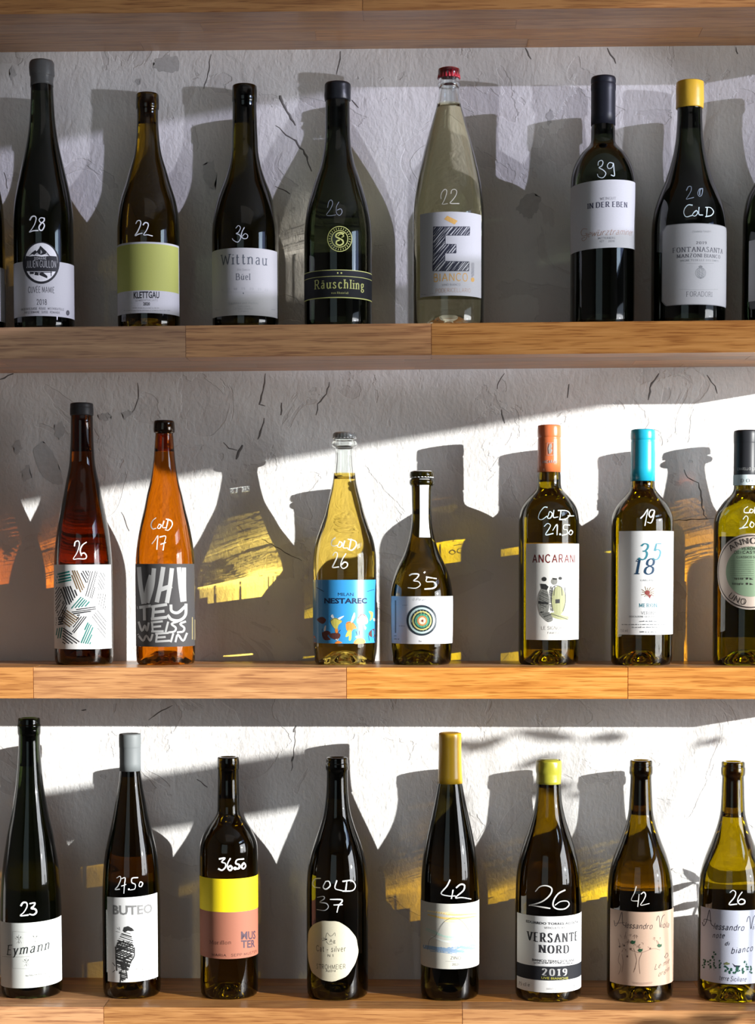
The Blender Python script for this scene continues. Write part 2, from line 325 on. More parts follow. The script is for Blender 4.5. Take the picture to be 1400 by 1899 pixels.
class Bottle: pass
BOT = {}
def bottle(key, row, cx, d, pts, tint, label, finish, body_bottom=None, ior=1.25, fill=None, cork=False, base_r=1.0, name='wine_bottle', caster=True, group=None, clear=False):
    '''pts: (y px, half width px) from the top down, measured at the bottle's axis; cx: centre px at the base;
    finish: (kind, y px where it ends, colour, ...)'''
    b = Bottle(); b.key = key; b.d = d
    Y = -d
    ybase = (inv(cx, 600, Y).z, )
    X = inv(cx, [600, 1228, 1850][row - 1], Y).x
    ztop = SZ[row] + (TILT1 * X if row == 1 else 0)
    b.X, b.Y, b.Z = X, Y, ztop
    px = cx
    k = F_PX / ((Y - C_P.y) * 1.0)         # px per metre at that depth
    P = [(inv(px, y, Y).z - ztop, hw / (k * 1.0065)) for y, hw in pts][::-1]
    R0 = P[0][1]
    zb = 0.012
    P = [(z, r) for z, r in P if z > zb + 0.006]
    base = [(0.0, R0 * 0.90 * base_r), (0.0012, R0 * 0.955 * base_r), (0.004, R0 * 0.985 * base_r), (zb, R0)]
    S = smooth_profile([(zb, R0)] + P, 3)
    b.P = [(z, r) for z, r in base[:-1]] + S
    b.top = P[-1][0]
    root = thing(name, label, 'bottle', (X, Y, ztop), group or 'wine bottles on the %s shelf' % ('', 'top', 'middle', 'lowest')[row])
    b.root = root; b.pts = pts
    # glass: outer wall, lip, and an air space down to the fill level
    outer = [(0, 0.020), (R0 * 0.35, 0.017), (R0 * 0.62, 0.007), (R0 * 0.80, 0.0008), (R0 * 0.90 * base_r, 0.0)] + [(r, z) for z, r in b.P[1:]]
    kind = finish[0]; yend = finish[1]; col = finish[2]
    zf = inv(px, yend, Y).z - ztop
    rt = P[-1][1]
    shrink = 0.0005 if kind in ('capsule', 'wax', 'screw', 'crown') else 0.0
    outer = [(r - (shrink if z > zf - 0.0005 else 0), z) for r, z in outer]
    outer[-1] = (rt - shrink - 0.0008, outer[-1][1]); outer.insert(-1, (rt - shrink, outer[-2][1] * 0.15 + outer[-1][1] * 0.85))
    if kind in ('crown', 'wax', 'capsule', 'screw'):           # keep the glass lip under its cap
        outer = [(r, min(z, b.top - 0.0012)) for r, z in outer]
    topz = outer[-1][1]
    zfill = (inv(px, fill, Y).z - ztop) if fill else topz - 0.045
    rin = 0.0095
    inner = [(min(rin, rt - 0.003), topz), (rin - 0.0006, topz - 0.003)]
    z = topz - 0.006
    while z > zfill + 0.004:
        inner.append((max(rin - 0.0006, min(prof_r(b.P, z) - 0.0032, 0.03)), z)); z -= 0.005
    inner.append((max(rin - 0.0006, prof_r(b.P, zfill) - 0.0032), zfill + 0.0006)); inner.append((max(rin - 0.0006, prof_r(b.P, zfill) - 0.0032) - 0.0012, zfill)); inner.append((0, zfill))
    g = lathe('glass_body', outer + inner, glass(tint, ior), root)
    g.cycles.is_caustics_caster = caster
    if clear:                                                  # uncoloured glass above the wine
        g.data.materials.append(glass((0.96, 0.975, 0.97), 1.45))
        for p in g.data.polygons:
            if min(g.data.vertices[i].co.z for i in p.vertices) > zfill + 0.0004: p.material_index = 1
    b.glass = g
    if cork:
        zc = zfill + 0.012
        lathe('cork', [(0, zc), (rin - 0.0009, zc), (rin - 0.0009, topz - 0.0015), (0, topz - 0.0015)], flat((0.36, 0.22, 0.11), 0.8, grain=0.3), root, 24)
    off = 0.00025
    capP = [(r + off, z) for z, r in b.P if z > zf + 0.0008]
    if capP: capP = [(prof_r(b.P, zf) - shrink, zf), (prof_r(b.P, zf) + off, zf)] + capP
    if kind == 'capsule':
        rr = capP[-1][0]; zt = capP[-1][1]
        o = lathe('capsule', capP[:-1] + [(rr, zt - 0.0012), (rr - 0.0006, zt - 0.0003), (rr - 0.0018, zt), (rr - 0.0035, zt - 0.0004), (0, zt - 0.0004)], finish[3] if len(finish) > 3 else flat(col, 0.38), root)
    elif kind == 'wax':
        rr = capP[-1][0]; zt = capP[-1][1]
        fn = lambda r, z, a: r + 0.00018 * math.sin(3 * a + z * 300) + 0.00012 * math.sin(7 * a - z * 500)
        cp = [(r, z + 0) for r, z in capP[:-1]]
        wav = finish[4] if len(finish) > 4 else 0.0
        o = lathe('wax_seal', cp + [(rr, zt - 0.003), (rr - 0.0006, zt - 0.0012), (rr - 0.002, zt), (rr - 0.0045, zt + 0.0004), (0, zt + 0.0002)], finish[3] if len(finish) > 3 and finish[3] else flat(col, 0.35, bump=0.3, scale=150), root, fn=fn)
        if wav:
            for v in o.data.vertices:
                if v.co.z < zf + 0.001: v.co.z += wav * math.sin(1.2 + math.atan2(v.co.x, -v.co.y))
    elif kind == 'crown':
        rr = rt + 0.0004; zt = b.top
        hz = zt - zf
        fn = lambda r, z, a: r + (0.00055 * math.cos(21 * a) * max(0, min(1, (zt - z - 0.0008) / (hz - 0.001))) if r > 0.8 * rr else 0)
        o = lathe('crown_cap', [(rr - 0.0008, zf), (rr + 0.0007, zf - 0.0002), (rr + 0.0005, zf + 0.001), (rr + 0.0001, zf + hz * 0.4), (rr - 0.0003, zt - 0.0018), (rr - 0.0012, zt - 0.0007), (rr - 0.0026, zt - 0.0001), (rr * 0.55, zt + 0.0001), (0, zt)], finish[3], root, seg=168, fn=fn)
    elif kind == 'screw':
        rr = rt; zt = b.top; zb2 = zf
        pr = [(rr - 0.001, zb2), (rr - 0.0003, zb2 + 0.0003)]
        h = zt - zb2
        for i, (f, dr) in enumerate([(0.12, -0.0002), (0.2, 0), (0.26, -0.0014), (0.34, 0), (0.42, -0.0005), (0.5, 0), (0.57, -0.0006), (0.64, 0), (0.72, -0.0005), (0.8, 0), (0.9, 0), (0.965, -0.0005)]):
            pr.append((rr + dr, zb2 + h * f))
        pr += [(rr - 0.0016, zt), (0, zt)]
        fn = lambda r, z, a: r + (0.0002 * math.cos(60 * a) if z > zb2 + 0.6 * h and r > 0.9 * rr else 0)
        lathe('screw_cap', pr, flat(col, 0.4), root, seg=120, fn=fn)
    BOT[key] = b
    return b

def hit(b, px, py, off=0.0):
    'angle and height where the line of sight of a photo pixel meets the bottle'
    d = C_F + C_R * ((px - PX) / F_PX) + C_U * ((PY - py) / F_PX); d = d / d.y
    ox, oy = C_P.x - b.X, C_P.y - b.Y
    r = 0.037; phi = z = 0
    for _ in range(5):
        A = d.x ** 2 + 1; B = 2 * (ox * d.x + oy); Cc = ox * ox + oy * oy - r * r
        D = B * B - 4 * A * Cc
        if D < 0:
            t = -B / (2 * A)
        else: t = (-B - math.sqrt(D)) / (2 * A)
        x = ox + d.x * t; y = oy + t; z = C_P.z + d.z * t - b.Z
        phi = math.atan2(x, -y); r = prof_r(b.P, z) + off
    return phi, z

def onb(b, phi, z, off):
    r = prof_r(b.P, z) + off
    return (r * math.sin(phi), -r * math.cos(phi), z)

def tv(y, w): return (y, w)
DK = (0.30, 0.27, 0.10)      # dark olive glass
BK = (0.13, 0.15, 0.10)      # near black
OL = (0.62, 0.52, 0.09)      # olive with white wine in it
AM = (0.72, 0.32, 0.035)      # amber

# flute, burgundy, bordeaux and crown-capped bottles, row by row from the left
blk = flat((0.018, 0.020, 0.026), 0.35)
def cap(c, rough=0.32): return flat(c, rough, coat=0.15)
def metal(c, r=0.35): return flat(c, r, metal=0.35)
G0 = [(112.6, 19.5), (116, 21.8), (120, 22.6), (140, 22.6), (144, 20.9), (175, 20.9), (207, 22.4), (234, 24.6), (261, 28.6), (288, 34), (315, 40), (342, 46), (368.6, 51), (395.5, 54), (422, 55), (480, 55.4), (590, 55.4)]
bottle('T0', 1, -45, 0.088, [(y + 4, w_) for y, w_ in G0], BK, 'dark bottle cut off by the left edge of the photo, top shelf', ('wax', 168, (0.1, 0.1, 0.1)))
bottle('T1', 1, 82.5, 0.088, G0, BK, 'tall black flute bottle with grey wax seal and round mountain emblem, priced 28', ('wax', 162, (0.13, 0.13, 0.135), None, 0.0022), fill=150)
bottle('T2', 1, 276.5, 0.088, [(174.4, 19.5), (177, 20.8), (202, 21), (205, 19.6), (234, 20), (261, 21.8), (288, 26), (315, 34), (342, 41.6), (368.6, 50), (395.5, 55), (422, 57.3), (450, 57.7), (590, 57.7)], (0.42, 0.31, 0.06), 'olive brown bottle with a plain green square label, priced 22 in white', ('open', 174.4, None), fill=231, cork=True)
bottle('T3', 1, 455.5, 0.088, [(159, 21), (161, 22.6), (188, 23), (191, 22), (231, 22.8), (256, 23.8), (281.6, 25), (307, 29.5), (332, 37), (357.5, 46.8), (382.7, 54), (408, 59), (433, 61.3), (460, 61.5), (590, 61.5)], (0.19, 0.16, 0.04), 'black burgundy bottle with a plain grey paper label, priced 36', ('open', 159, None), fill=230, cork=True)
bottle('T4', 1, 627, 0.088, [(153.5, 20), (157, 23), (161, 23.8), (185, 23.8), (189, 22.5), (231, 22.9), (256, 23.5), (281.6, 26.4), (307, 32), (332, 40.8), (357.5, 48.6), (382.7, 55.6), (408, 60), (433, 62.3), (460, 62.5), (590, 62.5)], BK, 'black burgundy bottle with a round gold crest and black band label, priced 26', ('wax', 188, (0.010, 0.011, 0.014)), fill=240)
bottle('T5', 1, 832, 0.088, [(127, 19), (129, 20.5), (133, 21), (143, 20.2), (146, 19), (153, 19.4), (156, 20.8), (160, 20.6), (164, 18.6), (180, 19.4), (199.5, 23.4), (215, 27.8), (241.6, 35.5), (268, 42.8), (294, 49.3), (320.5, 55.5), (347, 60.3), (373, 63.8), (399.5, 65.4), (430, 65.6), (590, 65.6)], (0.93, 0.90, 0.73), 'clear bottle of pale wine with a red crown cap and a large sketched E', ('crown', 146, (0.45, 0.02, 0.03), flat((0.42, 0.015, 0.03), 0.3, coat=0.3)), fill=200, ior=1.36, clear=True)
bottle('T6', 1, 1116.5, 0.088, [(143, 20.5), (146, 22), (148, 22.5), (154, 22.4), (156, 21.8), (158, 22.5), (167, 22.5), (170, 22), (233, 22), (258, 22), (264, 22.6), (271.4, 26.6), (284, 39), (297, 47.6), (310, 53.4), (323, 57), (336, 58.7), (360, 59), (590, 59)], BK, 'black bordeaux bottle with a long dark capsule and a white label, priced 39', ('capsule', 233, None, flat((0.012, 0.013, 0.02), 0.4)), fill=250)
bottle('T7', 1, 1276, 0.088, [(151.3, 22), (154, 24.4), (200, 24.6), (204, 22.6), (233, 23.4), (258.6, 25), (284, 29), (310, 35.4), (335.7, 43.7), (361, 54), (387, 62.4), (413, 66.9), (440, 68.2), (590, 68.3)], BK, 'wide black burgundy bottle with a yellow wax seal, marked 20 and COLD', ('wax', 202, (0.72, 0.45, 0.035), flat((0.70, 0.42, 0.03), 0.4, bump=0.2, scale=120)), fill=240)
G8 = [(160, 20), (165, 22), (190, 22), (240, 22), (285, 24), (310, 29), (336, 39), (361, 52), (387, 58.5), (413, 61), (590, 61.5)]
bottle('T8', 1, 1438, 0.088, G8, BK, 'black bottle cut off by the right edge of the photo on the top shelf', ('capsule', 215, None, blk))
# the two bottles that stand just outside the frame and still throw their shadows into it
bottle('T9', 1, 1592, 0.088, G0, BK, 'dark bottle on the top shelf just outside the right edge of the photo', ('wax', 168, (0.1, 0.1, 0.1)))
bottle('M1', 2, 156, 0.077, [(747.5, 19.5), (750, 20.8), (756, 21), (757, 21.3), (769, 21.3), (772, 20.6), (811, 21.2), (837, 22.3), (864, 24.6), (891, 30), (918, 35.2), (945, 41), (972, 46), (999, 50), (1025, 52.6), (1047, 54), (1100, 54.6), (1225, 54.6)], (0.37, 0.165, 0.03), 'tall brown flute bottle with a white label of black, teal and tan stripes, priced 26', ('capsule', 771, None, flat((0.03, 0.028, 0.03), 0.45)), fill=838)
bottle('M2', 2, 307.5, 0.077, [(780, 18), (782, 19.4), (786, 20.2), (802, 20.2), (803.5, 16.8), (810, 17), (837, 18.9), (864, 21.5), (891, 26), (918, 33), (945, 39), (972, 45.4), (999, 50.4), (1025, 53.7), (1047, 55), (1100, 55.3), (1228, 55)], (0.72, 0.35, 0.03), 'amber bottle with a black screw cap and a black label of hand-painted white letters', ('screw', 802, (0.015, 0.016, 0.02)), fill=838, ior=1.38)
bottle('M3', 2, 639.5, 0.077, [(801.5, 20), (804, 22), (812, 22.6), (815, 19), (819, 22.8), (823, 24.2), (828, 22.6), (831, 17), (854, 17.6), (889, 21.5), (904, 24.3), (928.5, 31), (953, 37.5), (978, 46), (1003, 54), (1027, 58), (1052, 59), (1196, 59), (1213, 57.5), (1229, 57)], (0.90, 0.76, 0.32), 'clear bottle of cloudy yellow wine with a bright blue label and silver crown cap', ('crown', 813.4, None, metal((0.8, 0.8, 0.8))), fill=889, ior=1.36, clear=True)
bottle('M4', 2, 782, 0.077, [(873, 20), (875, 22.4), (884, 23.2), (887, 19.5), (890, 22.4), (895, 23.2), (899, 22), (902, 19.4), (928.5, 18.6), (953, 18.1), (978, 20), (1003, 25.4), (1027.5, 34), (1052, 45.8), (1077, 53.8), (1102, 57.9), (1130, 58.2), (1196, 57.2), (1213, 56), (1229, 55)], (0.34, 0.28, 0.04), 'short dark bottle with a flared waist, white crown cap and paper neck strip, priced 35', ('crown', 886, None, metal((0.75, 0.77, 0.78))), fill=954)
bottle('M5', 2, 1017, 0.075, [(788.5, 19.5), (791, 21), (809, 21.4), (812, 20.4), (815, 21), (876, 21.5), (894, 21.8), (901, 22.3), (908.6, 25.2), (918.5, 34.7), (931, 45), (943, 51.7), (955.6, 54.7), (968, 56), (1000, 56), (1229, 56)], (0.50, 0.41, 0.02), 'dark bordeaux bottle with an orange capsule, marked COLD 21.50', ('capsule', 876, None, flat((0.62, 0.15, 0.05), 0.28, coat=0.3)), fill=894, cork=True)
bottle('M6', 2, 1189.5, 0.080, [(796.5, 20), (799, 21.8), (814, 22.3), (817, 21.2), (820, 21.8), (892.5, 22.2), (901, 22.2), (908.6, 24.3), (918.5, 32), (931, 43), (943, 50.7), (955.6, 55.4), (968, 57), (1000, 57.2), (1229, 57)], (0.50, 0.40, 0.02), 'dark bordeaux bottle with a turquoise blue capsule, priced 19', ('capsule', 892.5, None, flat((0.012, 0.36, 0.53), 0.3, coat=0.3)), fill=914, cork=True)
bottle('M7', 2, 1379.5, 0.080, [(798, 20), (801, 22), (820, 22), (823, 21.6), (899, 21.8), (908, 22), (916, 26), (928.5, 38), (941, 47), (953, 54), (965, 57), (978, 58), (1000, 58), (1229, 58)], (0.48, 0.42, 0.02), 'yellow-green bordeaux bottle with a round pewter medallion, at the right edge', ('capsule', 899, None, flat((0.02, 0.021, 0.025), 0.4)), fill=918)
bottle('B1', 3, 59.5, 0.088, [(1331, 19), (1333, 20.5), (1343, 21), (1345, 22), (1350, 21.6), (1360, 21.3), (1364, 19.8), (1397, 20.8), (1426, 23), (1455, 26), (1484, 30.4), (1513, 35.5), (1542, 42), (1571, 47), (1600, 51.6), (1629, 54.3), (1658, 56), (1700, 57.2), (1846, 57.4)], (0.16, 0.20, 0.10), 'tall dark green open-topped bottle with a white script label, priced 23', ('open', 1331, None), fill=1420, cork=True)
bottle('B2', 3, 245, 0.088, [(1360, 18.5), (1362.5, 20), (1384, 20.2), (1387, 19.6), (1429, 19.8), (1455, 22.5), (1484, 28), (1513, 33.3), (1542, 40), (1571, 46.8), (1600, 51), (1629, 53), (1658, 54.2), (1700, 54.4), (1842, 54.4)], (0.27, 0.185, 0.02), 'dark flute bottle with pale grey capsule and a hawk drawing, priced 27.50', ('capsule', 1429, None, flat((0.15, 0.165, 0.17), 0.6)), fill=1440)
bottle('B3', 3, 425.5, 0.088, [(1403.6, 19), (1405.5, 20.2), (1425, 20.3), (1428, 19.3), (1483, 20.6), (1500, 21), (1509, 22.5), (1521, 29.6), (1534, 40), (1547, 47.6), (1560, 52.5), (1573, 54.4), (1600, 54.7), (1842, 54.6)], (0.32, 0.235, 0.02), 'bordeaux bottle with a bright yellow and terracotta label, priced 36.50', ('open', 1403.6, None), fill=1480, cork=True)
bottle('B4', 3, 626, 0.088, [(1404.4, 18.6), (1406, 20), (1414, 20.2), (1417, 21.2), (1426, 21.2), (1430, 19.5), (1457, 19.8), (1483, 21.6), (1508.6, 25.7), (1534, 33.4), (1560, 43), (1586, 50.8), (1611, 55.5), (1637, 57.6), (1670, 58), (1840, 58)], (0.18, 0.14, 0.02), 'black burgundy bottle with a round torn-edged cream label, marked COLD 37', ('open', 1404.4, None), fill=1480, cork=True)
bottle('B5', 3, 834, 0.088, [(1358.4, 18.8), (1361, 20.6), (1386, 20.7), (1389, 20.8), (1420, 21.4), (1452, 23.2), (1472, 26.7), (1500.6, 32.7), (1529, 39), (1557.5, 45), (1586, 50), (1614, 53), (1643, 54.6), (1700, 55), (1845, 55)], (0.15, 0.13, 0.05), 'tall black flute bottle with ochre capsule and a watercolour label, priced 42', ('capsule', 1452, None, flat((0.72, 0.42, 0.02), 0.33, coat=0.25)), fill=1440)
bottle('B6', 3, 1016, 0.088, [(1408, 20), (1411, 23), (1414, 23.8), (1430, 23.6), (1436, 22.7), (1472, 23.4), (1500.6, 27.4), (1529, 35), (1557.5, 44.8), (1586, 53.3), (1614, 59), (1643, 61.2), (1672, 62), (1850, 62)], (0.36, 0.26, 0.02), 'dark burgundy bottle with an olive green wax seal and a large handwritten 26', ('wax', 1453, (0.33, 0.32, 0.03), flat((0.34, 0.32, 0.03), 0.3, coat=0.3, bump=0.25, scale=110)), fill=1460)
bottle('B7', 3, 1186, 0.088, [(1409.7, 19), (1411.5, 20.6), (1420, 20.8), (1422, 21.5), (1434, 21.4), (1438, 19.5), (1457, 20), (1483, 21.3), (1509, 23.3), (1535, 29.7), (1560.6, 39), (1586, 49), (1612, 56.4), (1638, 60), (1664, 61.5), (1700, 61.8), (1852, 61.8)], (0.40, 0.30, 0.025), 'olive burgundy bottle with a pinkish tan handwritten label, priced 42', ('open', 1409.7, None), fill=1510, cork=True)
bottle('B8', 3, 1355.5, 0.086, [(1412, 19.6), (1414, 21.4), (1422, 21.6), (1424, 22.4), (1436, 22.2), (1440, 20.4), (1457, 20.8), (1483, 21.6), (1509, 23.5), (1535, 30), (1560.6, 39.2), (1586, 49.2), (1612, 57.4), (1638, 61), (1664, 62.4), (1700, 62.6), (1856, 62.4)], (0.52, 0.42, 0.025), 'yellow-green burgundy bottle, handwritten label with green plants, right end of lowest row', ('open', 1412, None), fill=1514, cork=True)
M8P = [(790, 20), (792.5, 22), (803, 22.6), (806, 19), (810, 22.8), (814, 24.2), (819, 22.6), (822, 17.5), (845, 18), (880, 21.5), (904, 25), (928.5, 32), (953, 39), (978, 47), (1003, 54), (1027, 58), (1052, 59), (1229, 57)]
bottle('M8', 2, 1502, 0.080, M8P, (0.62, 0.40, 0.03), 'crown-capped bottle on the middle shelf just outside the right edge of the photo', ('crown', 804, None, metal((0.7, 0.7, 0.7))), fill=870)

# ---------------------------------------------------------------- lettering: a pen font drawn as ribbons, and the built-in sans outlines
GL = {}
_raw = '''A .8|l0,0 .4,1 .8,0|n.16,.35 .64,.35
B .62|l0,0 0,1|c0,1 .35,1 .5,.88 .5,.65 .35,.53 0,.53|c0,.53 .42,.53 .6,.4 .6,.15 .42,0 0,0
C .74|c.71,.8 .52,.98 .28,.96 .03,.72 .03,.28 .28,.04 .52,.02 .72,.2
D .72|l0,0 0,1|c0,1 .35,1 .62,.85 .7,.5 .62,.15 .35,0 0,0
E .57|l0,0 0,1|n0,1 .54,1|n0,.52 .42,.52|n0,0 .56,0
F .55|l0,0 0,1|n0,1 .54,1|n0,.52 .42,.52
G .78|c.71,.82 .52,.98 .28,.96 .03,.72 .03,.28 .28,.04 .52,.02 .73,.14|n.73,.1 .73,.42 .5,.42
H .72|l0,0 0,1|l.7,0 .7,1|n0,.52 .7,.52
I .06|l.03,0 .03,1
J .4|c.35,1 .35,.3 .3,.05 .1,0 0,.12
K .7|l0,0 0,1|l.66,1 .02,.42|l.24,.62 .7,0
L .54|l0,0 0,1|n0,0 .54,0
M .9|l.03,0 .06,1|n.06,1 .45,.1 .84,1|l.84,1 .87,0
N .74|l.02,0 .02,1|n.02,1 .72,0|l.72,0 .72,1
O .82|c.41,1 .15,.9 .02,.5 .15,.1 .41,0 .67,.1 .8,.5 .67,.9 .41,1
P .58|l0,0 0,1|c0,1 .38,1 .56,.87 .56,.62 .38,.48 0,.48
Q .82|c.41,1 .15,.9 .02,.5 .15,.1 .41,0 .67,.1 .8,.5 .67,.9 .41,1|n.45,.25 .8,-.15
R .66|l0,0 0,1|c0,1 .38,1 .54,.87 .54,.63 .38,.5 0,.5|l.28,.5 .64,0
S .55|c.5,.82 .42,.97 .22,1 .06,.9 .05,.68 .25,.55 .45,.42 .53,.25 .42,.04 .2,0 .04,.06 .02,.22
T .84|l.42,0 .42,1|n0,.97 .84,.97|n.03,.97 .03,.8|n.81,.97 .81,.8
U .7|c.03,1 .03,.35 .1,.08 .35,0 .6,.08 .68,.35 .68,1
V .78|l0,1 .39,0 .78,1
W 1.1|l0,1 .28,0 .55,.9 .82,0 1.1,1
X .7|l0,0 .7,1|l0,1 .7,0
Y .7|l0,1 .35,.48 .7,1|l.35,.48 .35,0
Z .62|n.03,1 .6,1 .02,0 .62,0
a .46|c.06,.55 .15,.65 .32,.64 .38,.5 .38,.1 .46,.02|c.38,.4 .15,.36 .03,.2 .12,.02 .28,.04 .38,.16
b .5|l.04,.02 .04,1|c.04,.5 .2,.68 .42,.6 .48,.33 .4,.06 .2,0 .04,.12
c .42|c.4,.53 .28,.66 .12,.62 .02,.33 .12,.04 .28,0 .42,.12
d .5|l.46,0 .46,1|c.46,.5 .3,.68 .1,.6 .02,.33 .1,.06 .3,0 .46,.14
e .44|c.03,.36 .42,.38 .4,.58 .22,.68 .06,.56 .02,.3 .1,.06 .26,0 .42,.1
f .32|c.34,.95 .22,1 .12,.9 .12,.5 .12,0|n0,.64 .28,.64
g .48|c.4,.6 .2,.68 .04,.55 .06,.32 .22,.26 .38,.36 .4,.55 .3,.66|c.12,.28 .05,.16 .2,.08 .42,.04 .44,-.16 .22,-.28 .02,-.18 .05,-.04 .16,.04|n.36,.62 .5,.68
h .5|l.04,0 .04,1|c.04,.48 .2,.66 .38,.64 .44,.48 .44,.3 .44,0
i .06|l.04,0 .04,.66|n.04,.86 .04,.93
l .06|l.04,0 .04,1
m .8|l.04,0 .04,.66|c.04,.48 .18,.66 .34,.62 .4,.48 .4,.3 .4,0|c.4,.48 .54,.66 .7,.62 .76,.48 .76,.3 .76,0
n .5|l.04,0 .04,.66|c.04,.48 .2,.66 .38,.64 .44,.48 .44,.3 .44,0
o .5|c.25,.67 .08,.6 .02,.33 .08,.06 .25,0 .42,.06 .48,.33 .42,.6 .25,.67
p .5|l.04,-.3 .04,.66|c.04,.5 .2,.68 .42,.6 .48,.33 .4,.06 .2,0 .04,.12
r .34|l.04,0 .04,.66|c.04,.42 .14,.6 .24,.66 .34,.6
s .38|c.34,.54 .26,.66 .1,.64 .05,.5 .16,.38 .32,.28 .34,.1 .2,0 .04,.04 .03,.16
t .3|c.12,.9 .12,.4 .13,.06 .22,0 .32,.08|n0,.64 .3,.64
u .5|c.04,.66 .04,.3 .08,.04 .24,0 .4,.1 .46,.3|l.46,0 .46,.66
v .46|l0,.66 .23,0 .46,.66
w .7|l0,.66 .18,0 .35,.6 .52,0 .7,.66
y .46|l0,.66 .24,.02|c.46,.66 .24,.02 .14,-.24 .0,-.26
z .4|n.02,.66 .38,.66 .02,0 .4,0
0 .56|c.28,1 .08,.88 .02,.5 .08,.12 .28,0 .48,.12 .54,.5 .48,.88 .28,1
1 .3|l.2,0 .2,1|n.2,1 .02,.82
2 .54|c.05,.76 .12,.95 .3,1 .48,.88 .48,.66 .3,.38 .03,.03|n.03,.03 .54,.03
3 .52|c.05,.85 .2,1 .42,.95 .47,.75 .36,.56 .2,.53|c.2,.53 .42,.5 .5,.3 .42,.05 .2,0 .03,.12
4 .56|n.4,0 .4,1 .02,.3 .56,.3
5 .52|n.48,1 .12,1 .08,.55|c.08,.55 .25,.64 .46,.55 .5,.3 .4,.05 .2,0 .03,.1
6 .54|c.45,.95 .2,.85 .05,.5 .08,.12 .28,0 .48,.1 .5,.35 .36,.55 .15,.5 .05,.3
7 .5|n.02,1 .5,1|c.5,1 .3,.5 .2,0
8 .54|c.27,.53 .08,.63 .08,.88 .27,1 .46,.88 .46,.63 .27,.53 .05,.4 .04,.12 .27,0 .5,.12 .5,.4 .27,.53
9 .54|c.48,.6 .3,.45 .08,.55 .05,.82 .2,1 .42,.95 .5,.7 .45,.25 .25,.02 .08,.05
. .08|n.02,0 .06,.05
- .3|n0,.36 .3,.36
! .08|n.04,1 .04,.3|n.03,0 .05,.05
/ .4|n0,0 .4,1'''
for ln in _raw.split('\n'):
    ch = ln[0]; parts = ln[2:].split('|'); st = []
    for s in parts[1:]:
        st.append((s[0], [tuple(float(v) for v in p.split(',')) for p in s[1:].split()]))
    GL[ch] = (float(parts[0]), st)
ACC = {'ü': 'u', 'ä': 'a', 'É': 'E', 'È': 'E', 'Ü': 'U'}

def crm(pts, n=4):
    'open Catmull-Rom through 2-D points'
    if len(pts) < 3: return list(pts)
    o = []
    for i in range(len(pts) - 1):
        p0 = pts[i - 1] if i else (2*pts[0][0]-pts[1][0], 2*pts[0][1]-pts[1][1]); p1, p2 = pts[i], pts[i + 1]
        p3 = pts[i + 2] if i + 2 < len(pts) else (2*p2[0]-p1[0], 2*p2[1]-p1[1])
        if pts[0] == pts[-1] and len(pts) > 3:
            if i == 0: p0 = pts[-2]
            if i == len(pts) - 2: p3 = pts[1]
        for j in range(n):
            t = j / n; t2 = t * t; t3 = t2 * t
            o.append(tuple(0.5 * (2*b + (c - a) * t + (2*a - 5*b + 4*c - d) * t2 + (3*b - a - 3*c + d) * t3) for a, b, c, d in zip(p0, p1, p2, p3)))
    o.append(pts[-1]); return o

def ribbon(pts, hx, hy, ends=0.0, taper=None, split=1):
    'quads of a pen stroke with an elliptical nib'
    n = len(pts); L, R_ = [], []
    for i, (x, y) in enumerate(pts):
        a = pts[max(i - 1, 0)]; b = pts[min(i + 1, n - 1)]
        if i == 0: b = pts[min(1, n - 1)]
        dx, dy = b[0] - a[0], b[1] - a[1]; l = math.hypot(dx, dy) or 1e-9; dx /= l; dy /= l
        nx, ny = -dy, dx
        ux, uy = hx * hx * nx, hy * hy * ny; s = math.sqrt(hx * hx * nx * nx + hy * hy * ny * ny) or 1e-9
        ux /= s; uy /= s; t = taper(i / max(n - 1, 1)) if taper else 1.0
        ex = (-dx if i == 0 else dx if i == n - 1 else 0) * ends; ey = (-dy if i == 0 else dy if i == n - 1 else 0) * ends
        L.append((x + ux * t + ex, y + uy * t + ey)); R_.append((x - ux * t + ex, y - uy * t + ey))
    if split < 2: return [(L[i], R_[i], R_[i + 1], L[i + 1]) for i in range(n - 1)]
    mixp = lambda i, t: (L[i][0] + (R_[i][0] - L[i][0]) * t, L[i][1] + (R_[i][1] - L[i][1]) * t)
    return [(mixp(i, k / split), mixp(i, (k + 1) / split), mixp(i + 1, (k + 1) / split), mixp(i + 1, k / split)) for i in range(n - 1) for k in range(split)]

def dense(pts, step):
    o = [pts[0]]
    for a, b in zip(pts[:-1], pts[1:]):
        k = max(1, int(math.hypot(b[0] - a[0], b[1] - a[1]) / step))
        o += [(a[0] + (b[0] - a[0]) * j / k, a[1] + (b[1] - a[1]) * j / k) for j in range(1, k + 1)]
    return o

